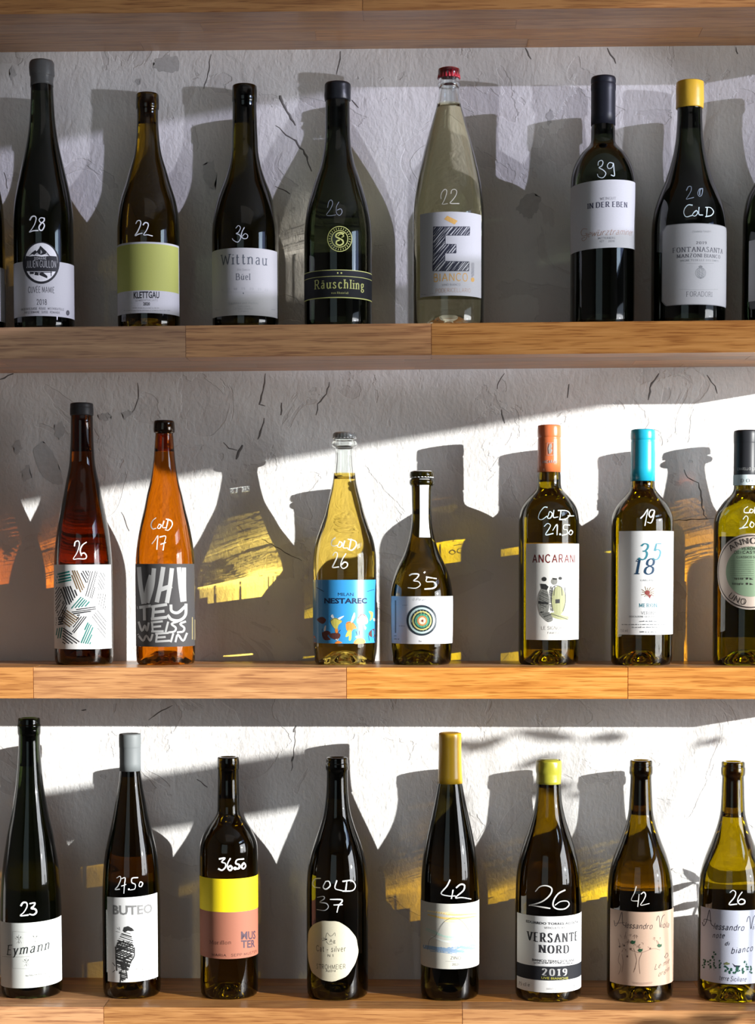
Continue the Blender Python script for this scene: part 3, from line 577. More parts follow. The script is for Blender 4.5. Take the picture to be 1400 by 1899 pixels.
def pen_text(s, hx=0.09, hy=0.03, serif=True, gap=0.2, slant=0.0):
    'polygons of a line of text, cap height 1, from x = 0; returns polys, width'
    x = 0.0; P = []
    for ch in s:
        if ch == ' ': x += 0.42; continue
        base = ACC.get(ch, ch)
        if base not in GL: x += 0.4; continue
        w_, st = GL[base]; x += hx
        for kind, pts in st:
            q = crm(pts, 4) if kind == 'c' else dense(pts, 0.13)
            P += [tuple((x + u + v * slant, v) for u, v in poly) for poly in ribbon(q, hx, hy)]
            if serif and kind == 'l':
                for e, f in ((pts[0], pts[1]), (pts[-1], pts[-2])):
                    if abs(e[1] - f[1]) > 0.5 * abs(e[0] - f[0]) and (e[1] in (0, 1, .66, .02)):
                        sw = 0.085 + hx; yy = e[1] + (hy if e[1] < 0.1 else -hy)
                        P.append(tuple((x + u + v * slant, v) for u, v in ((e[0] - sw, yy - hy), (e[0] + sw, yy - hy), (e[0] + sw, yy + hy), (e[0] - sw, yy + hy))))
        if ch in 'üäÜ':
            for u in (0.14, 0.34): P.append(tuple((x + a, b) for a, b in ((u - .05, .8), (u + .05, .8), (u + .05, .9), (u - .05, .9))))
        if ch == 'É': P.append(tuple((x + a, b) for a, b in ((.2, 1.1), (.3, 1.1), (.45, 1.28), (.33, 1.28))))
        x += w_ + hx + gap
    return P, x - gap

_fc = {}
def sans_text(s, bold=0.0, space=1.0):
    k = (s, bold, space)
    if k in _fc: return _fc[k]
    cu = bpy.data.curves.new('t', 'FONT'); cu.body = s; cu.size = 1.0; cu.offset = bold; cu.resolution_u = 2; cu.space_character = space
    o = bpy.data.objects.new('t', cu); C.objects.link(o)
    dg = bpy.context.evaluated_depsgraph_get(); me = bpy.data.meshes.new_from_object(o.evaluated_get(dg))
    vs = [(v.co.x, v.co.y) for v in me.vertices]; fs = [tuple(p.vertices) for p in me.polygons]
    bpy.data.objects.remove(o); bpy.data.curves.remove(cu); bpy.data.meshes.remove(me)
    bm = bmesh.new(); bv = [bm.verts.new((a, b, 0)) for a, b in vs]
    for f in fs:
        try: bm.faces.new([bv[i] for i in f])
        except ValueError: pass
    x0 = min(v[0] for v in vs); x1 = max(v[0] for v in vs); x = x0 + 0.16
    while x < x1:
        bmesh.ops.bisect_plane(bm, geom=bm.verts[:] + bm.edges[:] + bm.faces[:], plane_co=(x, 0, 0), plane_no=(1, 0, 0)); x += 0.16
    bm.verts.index_update(); vs = [(v.co.x, v.co.y) for v in bm.verts]; fs = [tuple(v.index for v in f.verts) for f in bm.faces]; bm.free()
    cap = 0.69
    P = [tuple(((vs[i][0] - x0) / cap, vs[i][1] / cap) for i in f) for f in fs]
    _fc[k] = (P, (x1 - x0) / cap); return _fc[k]

class Ink:
    'collects flat print for one bottle; every vertex is laid on the bottle surface'
    def __init__(s, b, off): s.b = b; s.off = off; s.v = []; s.f = []; s.Z = (1, 0, 0)
    def frame(s, sc_, ox, oy): s.Z = (sc_, ox, oy); return s
    def pz(s, x, y): return (s.Z[1] + x / s.Z[0], s.Z[2] + y / s.Z[0])
    def put(s, poly):                      # poly in (phi, z)
        i = len(s.v); s.v += [onb(s.b, a, z, s.off) for a, z in poly]; s.f.append(tuple(range(i, i + len(poly))))
    def px(s, poly): s.put([hit(s.b, *s.pz(x, y), s.off) for x, y in poly])
    def stroke(s, pts, w_=6, curve=True, hy=None, taper=None):
        q = dense(crm(pts, 4) if curve else pts, 11)
        for pl in ribbon(q, w_ / 2, (hy or w_) / 2, ends=w_ * 0.3, taper=taper, split=1 + int(w_ / 9)): s.px(pl)
    def poly(s, pts, curve=False):
        q = crm(pts + [pts[0]], 4)[:-1] if curve else pts
        s.fill(q)
    def fill(s, pts, step=22):
        bm = bmesh.new(); vs = [bm.verts.new((x, y, 0)) for x, y in pts]
        try: bm.faces.new(vs)
        except ValueError: bm.free(); return
        bmesh.ops.triangulate(bm, faces=bm.faces[:])
        xs = [p[0] for p in pts]; x = min(xs) + step
        while x < max(xs):
            bmesh.ops.bisect_plane(bm, geom=bm.verts[:] + bm.edges[:] + bm.faces[:], plane_co=(x, 0, 0), plane_no=(1, 0, 0)); x += step
        for f in bm.faces: s.px([(v.co.x, v.co.y) for v in f.verts])
        bm.free()
    def text(s, t, xl, yl, xr, yr, h, font='serif', bold=None, slant=0.0, thin=None, gap=0.2):
        'a line of text from (xl, yl) to (xr, yr) in zoom pixels; xr may be an angle in degrees given as a string'
        if font == 'sans': P, W = sans_text(t, bold or 0.0)
        elif font == 'pen': P, W = pen_text(t, bold or 0.05, thin or (bold or 0.05), False, gap, slant)
        else: P, W = pen_text(t, bold or 0.085, max(thin or 0.04, 0.036), True, gap, slant)
        a0, z0 = hit(s.b, *s.pz(xl, yl), s.off)
        if isinstance(xr, str):
            a1 = math.radians(float(xr)); z1 = z0
        else: a1, z1 = hit(s.b, *s.pz(xr, yr), s.off)
        H = h / s.Z[0] / 1465.0
        for pl in P:
            s.put([(a0 + (a1 - a0) * u / W, z0 + (z1 - z0) * u / W + v * H) for u, v in pl])
    def bars(s, xl, yl, xr, yr, h, seed=1):
        'a line of print too small to read: a row of tiny word-length dashes'
        r = random.Random(seed); x = xl
        while x < xr:
            l = min(r.uniform(1.2, 4.5) * h, xr - x)
            if l > h * 0.5:
                y = yl + (yr - yl) * (x - xl) / (xr - xl); q = x
                while q < x + l:
                    e = min(q + h * 0.45, x + l); hh = h * r.choice((0.6, 0.75, 1.0)); s.px([(q, y), (e, y), (e, y - hh), (q, y - hh)]); q += h * 0.62
            x += l + h * 0.7
    def done(s, name, mat, parent, label=None):
        if not s.v: return None
        o = py_obj(name, s.v, s.f, mat, parent)
        if label: o['label'] = label
        return o

def patch(b, a0, a1, z0, z1, off, mat, parent, name='label', tilt=0.0, th=0.0, wob=0.0, cut=0.0, seed=1):
    'a wrapped label between two angles (degrees) and two heights; tilt raises its right side; cut bevels the corners'
    n = max(8, int((a1 - a0) / 3)); r = random.Random(seed); vs = []; fs = []
    rows = 6
    for j in range(rows + 1):
        for i in range(n + 1):
            a = math.radians(a0 + (a1 - a0) * i / n); t = j / rows
            zz0, zz1 = z0, z1
            R = prof_r(b.P, (z0 + z1) / 2)
            if cut:
                s_ = min(i, n - i) / n * math.radians(a1 - a0) * R
                c_ = max(0.0, cut - s_); zz0 += c_; zz1 -= c_
            z = zz0 + (zz1 - zz0) * t + tilt * R * a + (r.uniform(-wob, wob) if j in (0, rows) else 0)
            vs.append(onb(b, a, z, off))
    for j in range(rows):
        for i in range(n):
            q = j * (n + 1) + i; fs.append((q, q + 1, q + n + 2, q + n + 1))
    o = py_obj(name, vs, fs, mat, parent, None, True); return o

def disc(b, ac, zc, R, off, mat, parent, name='label', wob=0.0, seed=3, squash=1.0, rin=0.0):
    r = random.Random(seed); R0 = prof_r(b.P, zc); n = 56; ph = [r.uniform(0, 6.28) for _ in range(6)]
    rad = [R * (1 + wob * (math.sin(5 * t + ph[0]) + 0.7 * math.sin(9 * t + ph[1]) + 0.6 * math.sin(14 * t + ph[2]))) for t in [2 * PI * k / n for k in range(n)]]
    rings = 9; vs = []; fs = []
    for j in range(rings + 1):
        f = rin + (1 - rin) * j / rings
        for k in range(n):
            t = 2 * PI * k / n; vs.append(onb(b, ac + rad[k] * f * math.cos(t) / R0, zc + rad[k] * f * squash * math.sin(t), off))
    for j in range(rings):
        for k in range(n):
            k2 = (k + 1) % n; fs.append((j * n + k, (j + 1) * n + k, (j + 1) * n + k2, j * n + k2))
    if rin == 0: pass
    return py_obj(name, vs, fs, mat, parent, None, True)

def lab(b, x0, x1, yt, yb, col, x_c=None, name='label', **kw):
    'x0, x1: photo px of the visible edge, or an angle in degrees as a string; yt, yb: px of top and bottom at the bottle centre'
    xc = x_c if x_c is not None else b.cxp
    f = lambda x, y: float(x) if isinstance(x, str) else math.degrees(hit(b, x, y)[0])
    ym = (yt + yb) / 2
    z1 = hit(b, xc, yt)[1]; z0 = hit(b, xc, yb)[1]
    m = col if not isinstance(col, tuple) else flat(col, 0.75, grain=0.05, scale=900)
    return patch(b, f(x0, ym), f(x1, ym), z0, z1, kw.pop('off', 0.00012), m, kw.pop('parent', b.root), name, **kw)
def price(key, fr, strokes, w_=6.5, col=(0.86, 0.88, 0.88), rough=0.6):
    b = BOT[key]; ik = Ink(b, 0.00012).frame(*fr); w_ *= 1.12
    r = random.Random(key)
    for s in strokes:
        if len(s) == 1: x, y = s[0]; ik.fill([(x + w_ * .95 * math.cos(t), y + w_ * .95 * math.sin(t)) for t in [k * PI / 4 for k in range(8)]])
        else:
            p1 = r.uniform(0, 6); ik.stroke(s, w_, taper=lambda t: 0.82 + 0.2 * math.sin(p1 + 5 * t) + (0.05 if t < .1 else 0))
    return ik.done('price_marking', flat(col, rough), b.root)
WHITE = (0.60, 0.60, 0.60); INK = flat((0.02, 0.02, 0.024), 0.6)

# ---------------------------------------------------------------- labels, emblems and marker prices
for k_, x_ in dict(T0=-45, T1=82, T2=276, T3=455.4, T4=627, T5=832, T6=1117, T7=1278, T8=1440, T9=1594, M8=1504, M1=155, M2=307, M3=639.5, M4=782, M5=1018, M6=1190, M7=1381, B1=59, B2=244.7, B3=425.4, B4=625.8, B5=834, B6=1016, B7=1186, B8=1355.5).items(): BOT[k_].cxp = x_
FA, FA4, FB, FB4, FC, FC4, FD4 = (3.723, 0, 100), (4, 0, 380), (3.957, 370, 130), (4, 350, 380), (3.8, 740, 110), (4, 700, 330), (4, 1050, 280)
FE, FF, FG, FH, FI, FJ, FK, FL = (3.723, 80, 730), (4.04, 560, 780), (4.04, 940, 770), (4.04, 1240, 780), (3.4515, 0, 1310), (3.889, 340, 1380), (3.517, 740, 1330), (3.8767, 1100, 1380)
def circ(x, y, rx, ry=None, n=28): ry = ry or rx; return [(x + rx * math.cos(2*PI*k/n), y + ry * math.sin(2*PI*k/n)) for k in range(n)]
def ring(ik, x, y, rx, ry, w_, n=40):
    ik.stroke([(x + rx * math.cos(2*PI*k/n), y + ry * math.sin(2*PI*k/n)) for k in range(n + 1)], w_, False)
def inside(x, y, P):
    c = False; j = len(P) - 1
    for i in range(len(P)):
        if (P[i][1] > y) != (P[j][1] > y) and x < (P[j][0] - P[i][0]) * (y - P[i][1]) / (P[j][1] - P[i][1]) + P[i][0]: c = not c
        j = i
    return c
def hatch(ik, P, ang, sp_, w_, seed=0, jit=0.25, step=4.0):
    r = random.Random(seed); a = math.radians(ang); dx, dy = math.cos(a), math.sin(a)
    cx_ = sum(p[0] for p in P) / len(P); cy_ = sum(p[1] for p in P) / len(P); Rm = max(math.hypot(p[0] - cx_, p[1] - cy_) for p in P)
    s = -Rm
    while s < Rm:
        ox, oy = cx_ - dy * s, cy_ + dx * s; run = []; t = -Rm; dd = r.uniform(-.02, .02)
        while t <= Rm + step:
            x, y = ox + dx * t - dy * dd * t, oy + dy * t + dx * dd * t
            if t <= Rm and inside(x, y, P): run.append((x, y))
            else:
                if len(run) > 3: ik.stroke([run[0]] + run[4:-4:6] + [run[-1]], w_ * r.uniform(1 - jit, 1 + jit), False)
                run = []
            t += step
        s += sp_ * r.uniform(1 - jit, 1 + jit)
def art(key, fr, off=0.00022): return Ink(BOT[key], off).frame(*fr)
c_ = lambda r, g, b_, ro=0.6: flat((r, g, b_), ro)

# --- top row
WHITE = (0.50, 0.50, 0.51)
B = BOT['T0']; lab(B, '0', '90', 491, 592, WHITE)
B = BOT['T1']; L1 = lab(B, '-95', '95', 484, 586, WHITE)
ik = art('T1', FA4, 0.00020); ik.fill(circ(305, 430, 137, 156, 44)); em = ik.done('emblem', INK, B.root, 'round black and white mountain emblem')
ik = art('T1', FA4, 0.00024); ik.fill(circ(306, 425, 122, 143, 44)); ik.done('emblem_ground', flat((0.78, 0.78, 0.78), 0.7), em)
ik = art('T1', FA4, 0.00028)
ik.fill([(192, 378), (222, 382), (262, 378), (310, 384), (370, 378), (420, 382), (426, 410), (428, 460), (418, 494), (192, 492), (184, 455), (184, 410)])
for P in ([(212, 380), (235, 355), (262, 335), (272, 345), (290, 322), (299, 302), (318, 338), (330, 352), (345, 345), (372, 380), (352, 372), (344, 360), (332, 366), (318, 350), (305, 372), (300, 350), (285, 366), (272, 355), (255, 372), (240, 366)],): ik.fill(P)
ik.fill([(222, 500), (250, 497), (252, 512), (222, 514)]); ik.fill([(258, 500), (288, 504), (286, 524), (256, 520)]); ik.fill([(292, 505), (318, 500), (352, 528), (350, 545), (322, 522), (292, 520)])
for P in ([(218, 478), (262, 474), (300, 482), (385, 478)], [(222, 498), (330, 500), (385, 500)], [(378, 474), (380, 528)]): ik.stroke(P, 6, False)
ik.done('lettering', INK, em)
ik = art('T1', FA4, 0.00032); ik.text('DOMAINE', 255, 406, 345, 406, 18, 'pen', 0.09); ik.text('JULIEN GUILLON', 196, 466, 416, 466, 48, 'pen', 0.07, thin=0.05)
for P in ([(262, 372), (275, 352), (290, 368)], [(300, 366), (302, 330), (314, 352)], [(335, 372), (345, 352), (356, 372)]): ik.fill(P)
ik.done('lettering', flat((0.42, 0.42, 0.43), 0.7), em)
ik = art('T1', FA4); ik.text('CUVÉE MAMIE', 210, 652, 405, 654, 42, 'pen', 0.07, thin=0.05); ik.text('2018', 272, 740, 348, 741, 38, 'pen', 0.08, thin=0.06)
ik.text('VIN DE PAYS SUISSE . ROUGE . MIS EN BOUTEILLE', 155, 786, 475, 784, 15, 'pen', 0.08); ik.text('PAR LE DOMAINE . SUISSE . ROMANDIE', 180, 808, 445, 808, 15, 'pen', 0.08)
ik.fill(circ(503, 801, 13, 20)); ik.done('lettering', c_(0.09, 0.09, 0.1), L1)
price('T1', FA4, [[(222, 112), (236, 88), (258, 84), (268, 102), (256, 145), (235, 180), (218, 202), (245, 192), (282, 190)], [(327, 98), (302, 96), (290, 112), (302, 130), (322, 136), (329, 158), (312, 188), (294, 184), (290, 162), (305, 138), (327, 118), (328, 98)]], 9)
B = BOT['T2']; L1 = lab(B, '-86', '84', 448.5, 580.5, WHITE)
z = lab(B, '-83', '80', 452, 538.5, (0.40, 0.42, 0.10), parent=L1, name='colour_field', off=0.00017)
ik = art('T2', FA4); ik.text('KLETTGAU', 993, 694, 1182, 692, 46, 'sans', 0.02); ik.text('2020', 1063, 745, 1112, 745, 21, 'sans', 0.03); ik.done('lettering', INK, L1)
ik = art('T2', FA4); ik.text('GEMISCHTER SATZ', 1004, 716, 1172, 714, 12, 'pen', 0.06); ik.bars(985, 767, 1180, 768, 6, 3); ik.bars(918, 786, 1265, 786, 6, 4); ik.done('lettering', c_(.25, .25, .25), L1)
price('T2', FA4, [[(1008, 138), (1020, 118), (1040, 118), (1043, 145), (1022, 195), (1002, 228), (1030, 216), (1054, 210)], [(1062, 148), (1075, 132), (1095, 135), (1100, 155), (1086, 190), (1065, 222), (1095, 222), (1130, 230)]], 8)
B = BOT['T3']; L1 = lab(B, '-80', '78', 459.5, 584.5, (0.46, 0.455, 0.45))
ik = art('T3', FB4); ik.text('Wittnau', 240, 450, 580, 450, 76, 'serif', 0.065, thin=0.022); ik.text('Büel', 352, 556, 456, 556, 44, 'serif', 0.07, thin=0.025); ik.fill([(402, 650), (408, 650), (408, 661), (402, 661)]); ik.done('lettering', c_(.10, .11, .13), L1)
ik = art('T3', FB4); ik.text('Vin Suisse', 358, 488, 455, 488, 16, 'serif', 0.05, slant=.2); ik.text('16   17   18   19   20   21   22', 238, 640, 588, 640, 15, 'serif', 0.06); ik.stroke([(240, 648), (400, 645), (560, 649)], 1.5)
ik.text('Eigenbau und Ausbau', 298, 738, 515, 736, 14, 'serif', 0.06); ik.text('Tom Litwan', 360, 757, 455, 757, 14, 'serif', 0.06); ik.text('CH 5062 Oberhof', 332, 778, 476, 778, 14, 'serif', 0.06); ik.text('Schweiz', 365, 796, 445, 796, 13, 'serif', 0.06); ik.bars(195, 782, 230, 780, 7, 5); ik.bars(612, 780, 645, 778, 8, 6)
ik.done('lettering', c_(.34, .34, .35), L1)
price('T3', FB4, [[(350, 172), (368, 153), (384, 170), (368, 203), (352, 212), (376, 222), (386, 245), (364, 276), (334, 264), (323, 250)], [(412, 168), (396, 198), (390, 232), (408, 250), (432, 246), (437, 225), (418, 213), (398, 232)]], 6, (.55, .57, .6))
B = BOT['T4']; GOLD = c_(.50, .52, .16)
L1 = lab(B, '-88', '88', 500, 552.2, (0.009, 0.010, 0.013))
for y0, w_ in ((500.6, 1.2), (512.3, 1.0), (551.6, 1.8)): lab(B, '-88', '88', y0 - w_ / 2, y0 + w_ / 2, GOLD, parent=L1, name='gold_line', off=0.00017)
ik = art('T4', FB4); ik.text('Räuschling', 935, 627, 1300, 633, 64, 'serif', 0.085, thin=0.04); ik.text('vom Rheinfall', 1056, 660, 1183, 661, 14, 'serif', 0.06); ik.fill(circ(1105, 505, 6)); ik.fill(circ(1132, 505, 6)); ik.done('lettering', GOLD, L1)
ik = art('T4', FB4, 0.0003); ring(ik, 1120, 252, 90, 93, 5); ring(ik, 1120, 252, 60, 62, 5)
for k in range(26):
    t = 2*PI*k/26; ik.stroke([(1120 + 70*math.cos(t), 252 + 72*math.sin(t)), (1120 + 80*math.cos(t + .03), 252 + 83*math.sin(t + .03))], 4, False)
ik.stroke([(1150, 212), (1125, 205), (1098, 215), (1092, 235), (1115, 248), (1140, 262), (1145, 285), (1120, 300), (1095, 288), (1098, 268), (1116, 262)], 11); ik.stroke([(1108, 228), (1130, 215), (1150, 230), (1135, 240)], 6)
ik.done('crest', GOLD, B.root, 'round gold ring crest with a curled S')
price('T4', FB, [[(940, 1008), (948, 968), (966, 953), (977, 978), (960, 1020), (932, 1062), (962, 1068), (1000, 1062)], [(1022, 968), (1004, 1005), (1006, 1050), (1028, 1066), (1046, 1042), (1036, 1018), (1010, 1028)]], 4.5, (.26, .29, .34))
B = BOT['T5']; L1 = lab(B, 779.0, 892.3, 392.5, 548, WHITE)
E_ = [(415, 362), (685, 362), (683, 425), (503, 425), (503, 492), (583, 492), (583, 557), (500, 557), (500, 618), (680, 622), (678, 690), (410, 690)]
ik = art('T5', FC4); hatch(ik, E_, -52, 13, 7.5, 2, 0.45); hatch(ik, E_, -46, 21, 4, 5, 0.5); ik.stroke(E_ + [E_[0]], 4, False); ik.done('picture', c_(.03, .032, .05), L1)
ik = art('T5', FC4); ik.fill([(518, 280), (595, 318), (572, 346), (494, 306)]); ik.text('BIANCO', 418, 770, 670, 766, 54, 'pen', 0.065); ik.fill(circ(706, 755, 13, 17)); ik.done('lettering', c_(.66, .38, .10), L1)
ik = art('T5', FC4); ik.text('PODERICELLARIO', 433, 852, 690, 850, 28, 'pen', 0.055); ik.done('lettering', c_(.48, .33, .25), L1)
ik = art('T5', FC4); hatch(ik, [(695, 628), (718, 628), (717, 735), (695, 738)], -50, 5, 3.4, 3); ik.text('VINO BIANCO', 478, 801, 615, 800, 15, 'pen', 0.07); ik.bars(325, 866, 360, 868, 7); ik.bars(390, 858, 425, 858, 4); ik.done('lettering', c_(.3, .3, .32), L1)
ik = art('T5', FC4); ik.done('x', INK, L1)
price('T5', FC4, [[(472, 155), (470, 128), (482, 100), (500, 84), (514, 96), (508, 130), (492, 172), (480, 195), (520, 190)], [(546, 115), (550, 92), (572, 84), (588, 100), (580, 132), (556, 165), (540, 188), (605, 190)]], 5.5, (.55, .53, .45))
B = BOT['T6']; L1 = lab(B, '-88', '87', 333.5, 459.5, WHITE, tilt=0.045)
ik = art('T6', FD4); ik.text('IN DER EBEN', 157, 430, 452, 420, 37, 'serif', 0.12, thin=0.045); ik.done('lettering', c_(.05, .05, .08), L1)
ik = art('T6', FD4); ik.text('WEINGUT', 250, 365, 370, 360, 18, 'serif', 0.07); ik.text('MITTERBERG', 237, 655, 363, 652, 13, 'pen', 0.08); ik.text('IGT', 250, 677, 282, 677, 13, 'pen', .08); ik.text('2018', 312, 677, 358, 675, 13, 'pen', .08); ik.done('lettering', c_(.22, .22, .24), L1)
ik = art('T6', FD4); ik.text('ewürztraminer', 155, 640, 490, 628, 44, 'pen', 0.035, slant=.35, gap=.1); ik.stroke([(155, 580), (125, 578), (110, 605), (122, 630), (150, 622), (155, 612), (140, 612)], 3.5); ik.stroke([(156, 612), (148, 650), (125, 668), (116, 650), (140, 640)], 3.5); ik.done('lettering', c_(.33, .19, .13), L1)
price('T6', FD4, [[(236, 106), (240, 80), (262, 70), (273, 86), (262, 112), (243, 124), (275, 142), (294, 168), (272, 198), (240, 192), (231, 172)], [(350, 92), (322, 86), (305, 108), (314, 130), (340, 122), (350, 92), (354, 135), (357, 184), (333, 178)]], 6.5, (.6, .68, .7))
B = BOT['T7']; GRY = flat((0.30, 0.30, 0.31), 0.7)
L0 = lab(B, 1227.3, '82', 414.0, 565.0, GRY, name='label_border', cut=0.0065, off=0.0001)
L1 = lab(B, 1229.0, '80', 415.3, 563.7, (0.50, 0.50, 0.51), parent=B.root, cut=0.0065, off=0.0002)
L0.parent = L1
ik = art('T7', FD4, 0.00027); ik.text('FONTANASANTA', 790, 757, 1160, 764, 35, 'serif', 0.10, thin=0.03); ik.text('MANZONI BIANCO', 820, 795, 1142, 800, 25, 'serif', 0.10, thin=0.04); ik.text('2019', 962, 691, 1042, 692, 19, 'serif', 0.1, thin=.04); ik.text('FORADORI', 892, 1080, 1082, 1082, 34, 'serif', 0.05, thin=.02)
ik.done('lettering', c_(.12, .12, .14), L1)
ik = art('T7', FD4, 0.00027); ik.text('Elisabetta Foradori', 935, 606, 1070, 604, 15, 'pen', .04, slant=.4); ik.text('VIGNETI DELLE DOLOMITI', 845, 822, 1130, 824, 13, 'serif', .09); ik.stroke([(890, 833), (990, 836), (1095, 833)], 1.6); ik.stroke([(840, 1026), (985, 1030), (1125, 1027)], 1.6); ik.bars(1000, 1028, 1000, 1028, 1)
for rx in (38, 28, 12): ring(ik, 997, 905, rx, 40, 3, 24)
hatch(ik, circ(997, 905, 27, 38, 16), 35, 8, 3, 4); ik.fill([(985, 868), (980, 855), (992, 862), (997, 848), (1002, 862), (1012, 855), (1006, 868)]); ik.fill([(985, 942), (997, 950), (1008, 942), (997, 936)])
ik.done('lettering', c_(.24, .25, .26), L1)
price('T7', FD4, [[(892, 292), (905, 266), (925, 264), (927, 290), (910, 325), (890, 357), (915, 352), (945, 345)], [(1012, 278), (988, 282), (976, 312), (985, 335), (1004, 328), (1012, 290), (1008, 278), (992, 290), (990, 325)]], 6, (.22, .27, .32))
price('T7', FD4, [[(935, 402), (905, 400), (880, 425), (872, 460), (890, 488), (932, 478)], [(950, 452), (936, 474), (955, 483), (975, 460), (966, 442), (948, 455)], [(985, 418), (983, 448), (986, 472), (1012, 475)], [(1046, 418), (1040, 486)], [(1034, 418), (1070, 420), (1093, 450), (1075, 478), (1034, 487)]], 7, (.62, .75, .75))
B = BOT['T8']; lab(B, 1388.4, '85', 441, 555, WHITE)

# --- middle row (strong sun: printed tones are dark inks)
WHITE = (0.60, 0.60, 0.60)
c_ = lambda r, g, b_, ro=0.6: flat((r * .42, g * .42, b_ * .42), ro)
B = BOT['M1']; L1 = lab(B, '-90', '88', 1047, 1204, WHITE)
TEAL, TAN = c_(.02, .33, .29), c_(.36, .22, .10)
S_ = [('k', [(190, 1330), (245, 1380), (172, 1470), (132, 1400), (120, 1335)], 68, 17, 9), ('k', [(258, 1222), (322, 1222), (296, 1315), (280, 1300)], 62, 15, 7), ('k', [(325, 1225), (378, 1225), (342, 1420), (282, 1392)], -74, 15, 5), ('k', [(85, 1335), (118, 1335), (130, 1400), (98, 1520), (85, 1500)], -58, 13, 6),
 ('k', [(100, 1530), (140, 1430), (168, 1480), (128, 1590), (105, 1575)], -62, 13, 6), ('k', [(190, 1500), (362, 1462), (366, 1490), (240, 1532), (208, 1522)], -8, 13, 8), ('k', [(90, 1545), (136, 1535), (138, 1600), (90, 1608)], -10, 16, 9), ('k', [(140, 1600), (258, 1722), (130, 1730)], 36, 16, 8), ('k', [(240, 1540), (304, 1538), (222, 1662), (195, 1640)], -52, 14, 7),
 ('k', [(330, 1545), (382, 1480), (436, 1560), (430, 1705)], 52, 18, 4), ('k', [(368, 1370), (432, 1370), (432, 1500), (388, 1480)], -80, 15, 3.5), ('k', [(385, 1235), (430, 1235), (425, 1350), (372, 1360)], 60, 17, 3.5),
 ('t', [(102, 1228), (182, 1222), (196, 1305), (92, 1328), (90, 1290)], -12, 20, 12), ('t', [(250, 1398), (326, 1440), (318, 1466), (180, 1486)], -50, 16, 8), ('t', [(88, 1622), (132, 1612), (126, 1690), (92, 1690)], -80, 14, 8), ('t', [(308, 1580), (346, 1605), (326, 1730), (250, 1722)], -66, 15, 8),
 ('n', [(190, 1222), (250, 1222), (288, 1340), (252, 1380), (215, 1310)], 68, 16, 8), ('n', [(130, 1480), (242, 1540), (246, 1556), (185, 1612), (125, 1580)], 36, 15, 8)]
for kk, mm in (('k', c_(.04, .04, .05)), ('t', TEAL), ('n', TAN)):
    ik = art('M1', FE)
    for i, (q, P, a, s, w_) in enumerate(S_):
        if q == kk: hatch(ik, P, a, s, w_, i, 0.15)
    ik.done('pattern', mm, L1)
price('M1', FE, [[(216, 1052), (222, 1024), (244, 1018), (250, 1045), (234, 1098), (208, 1142), (240, 1140), (290, 1140), (299, 1120), (284, 1100), (264, 1106)], [(298, 1026), (272, 1045), (256, 1080), (264, 1118)]], 8, (.9, .92, .92))
B = BOT['M2']; L1 = lab(B, '-90', '88', 1045.6, 1199.5, (0.045, 0.043, 0.045))
ik = art('M2', FE)
for w_, ss in ((30, [[(662, 1206), (672, 1320), (692, 1442)], [(700, 1440), (722, 1330), (742, 1262)], [(764, 1215), (752, 1330), (722, 1436)], [(828, 1206), (810, 1320), (786, 1432)], [(888, 1214), (876, 1320), (856, 1436)], [(812, 1352), (880, 1330)], [(938, 1208), (948, 1320), (962, 1428)], [(972, 1210), (972, 1330), (974, 1425)]]),
  (20, [[(655, 1478), (738, 1466)], [(698, 1475), (700, 1560)], [(762, 1476), (756, 1550)], [(752, 1472), (850, 1456)], [(757, 1510), (832, 1502)], [(750, 1556), (850, 1544)], [(882, 1462), (888, 1502), (930, 1512), (978, 1472)], [(986, 1456), (982, 1530), (940, 1566), (888, 1560), (862, 1532)]]),
  (14, [[(660, 1578), (682, 1638), (702, 1600), (716, 1638), (728, 1584)], [(752, 1582), (756, 1640)], [(748, 1580), (822, 1572)], [(754, 1611), (810, 1606)], [(750, 1642), (828, 1640)], [(862, 1578), (846, 1642)], [(928, 1574), (886, 1590), (916, 1616), (906, 1642), (868, 1648)], [(982, 1574), (946, 1590), (974, 1616), (966, 1642), (928, 1648)],
        [(655, 1664), (690, 1706), (712, 1670), (738, 1706), (754, 1664)], [(786, 1660), (780, 1708)], [(778, 1658), (862, 1652)], [(786, 1684), (842, 1680)], [(778, 1712), (872, 1706)], [(898, 1658), (882, 1712)], [(914, 1712), (930, 1664), (966, 1706), (992, 1656)]])):
    for s in ss: ik.stroke(s, w_, True)
ik.done('lettering', c_(.78, .78, .78), L1)
ik = art('M2', FE)
for i in range(14): ik.stroke([(1030, 1545 + 11*i), (1030, 1552 + 11*i)], 6, False); ik.stroke([(1046, 1562 + 10*i), (1046, 1568 + 10*i)], 8, False)
ik.done('lettering', c_(.6, .5, .25), L1)
price('M2', FE, [[(778, 858), (755, 878), (745, 908), (756, 934), (778, 930)], [(800, 903), (789, 925), (804, 930), (815, 908), (800, 901)], [(834, 880), (824, 922), (848, 926)], [(864, 866), (850, 930)], [(850, 866), (884, 878), (891, 908), (866, 942), (844, 940)], [(752, 1036), (772, 1010), (792, 980), (788, 1030), (785, 1075)], [(806, 990), (846, 984), (836, 1030), (828, 1080)], [(812, 1040), (846, 1028)]], 7, (.85, .85, .82))
B = BOT['M3']; L1 = lab(B, '-92', '90', 1075.3, 1193.5, flat((0.035, 0.27, 0.60), 0.35, coat=0.2))
ik = art('M3', FF); ik.text('NESTAREC', 167, 1368, 486, 1368, 37, 'sans', 0.035); ik.text('MILAN', 270, 1314, 386, 1314, 24, 'sans', 0.0); ik.done('lettering', c_(.01, .04, .13), L1)
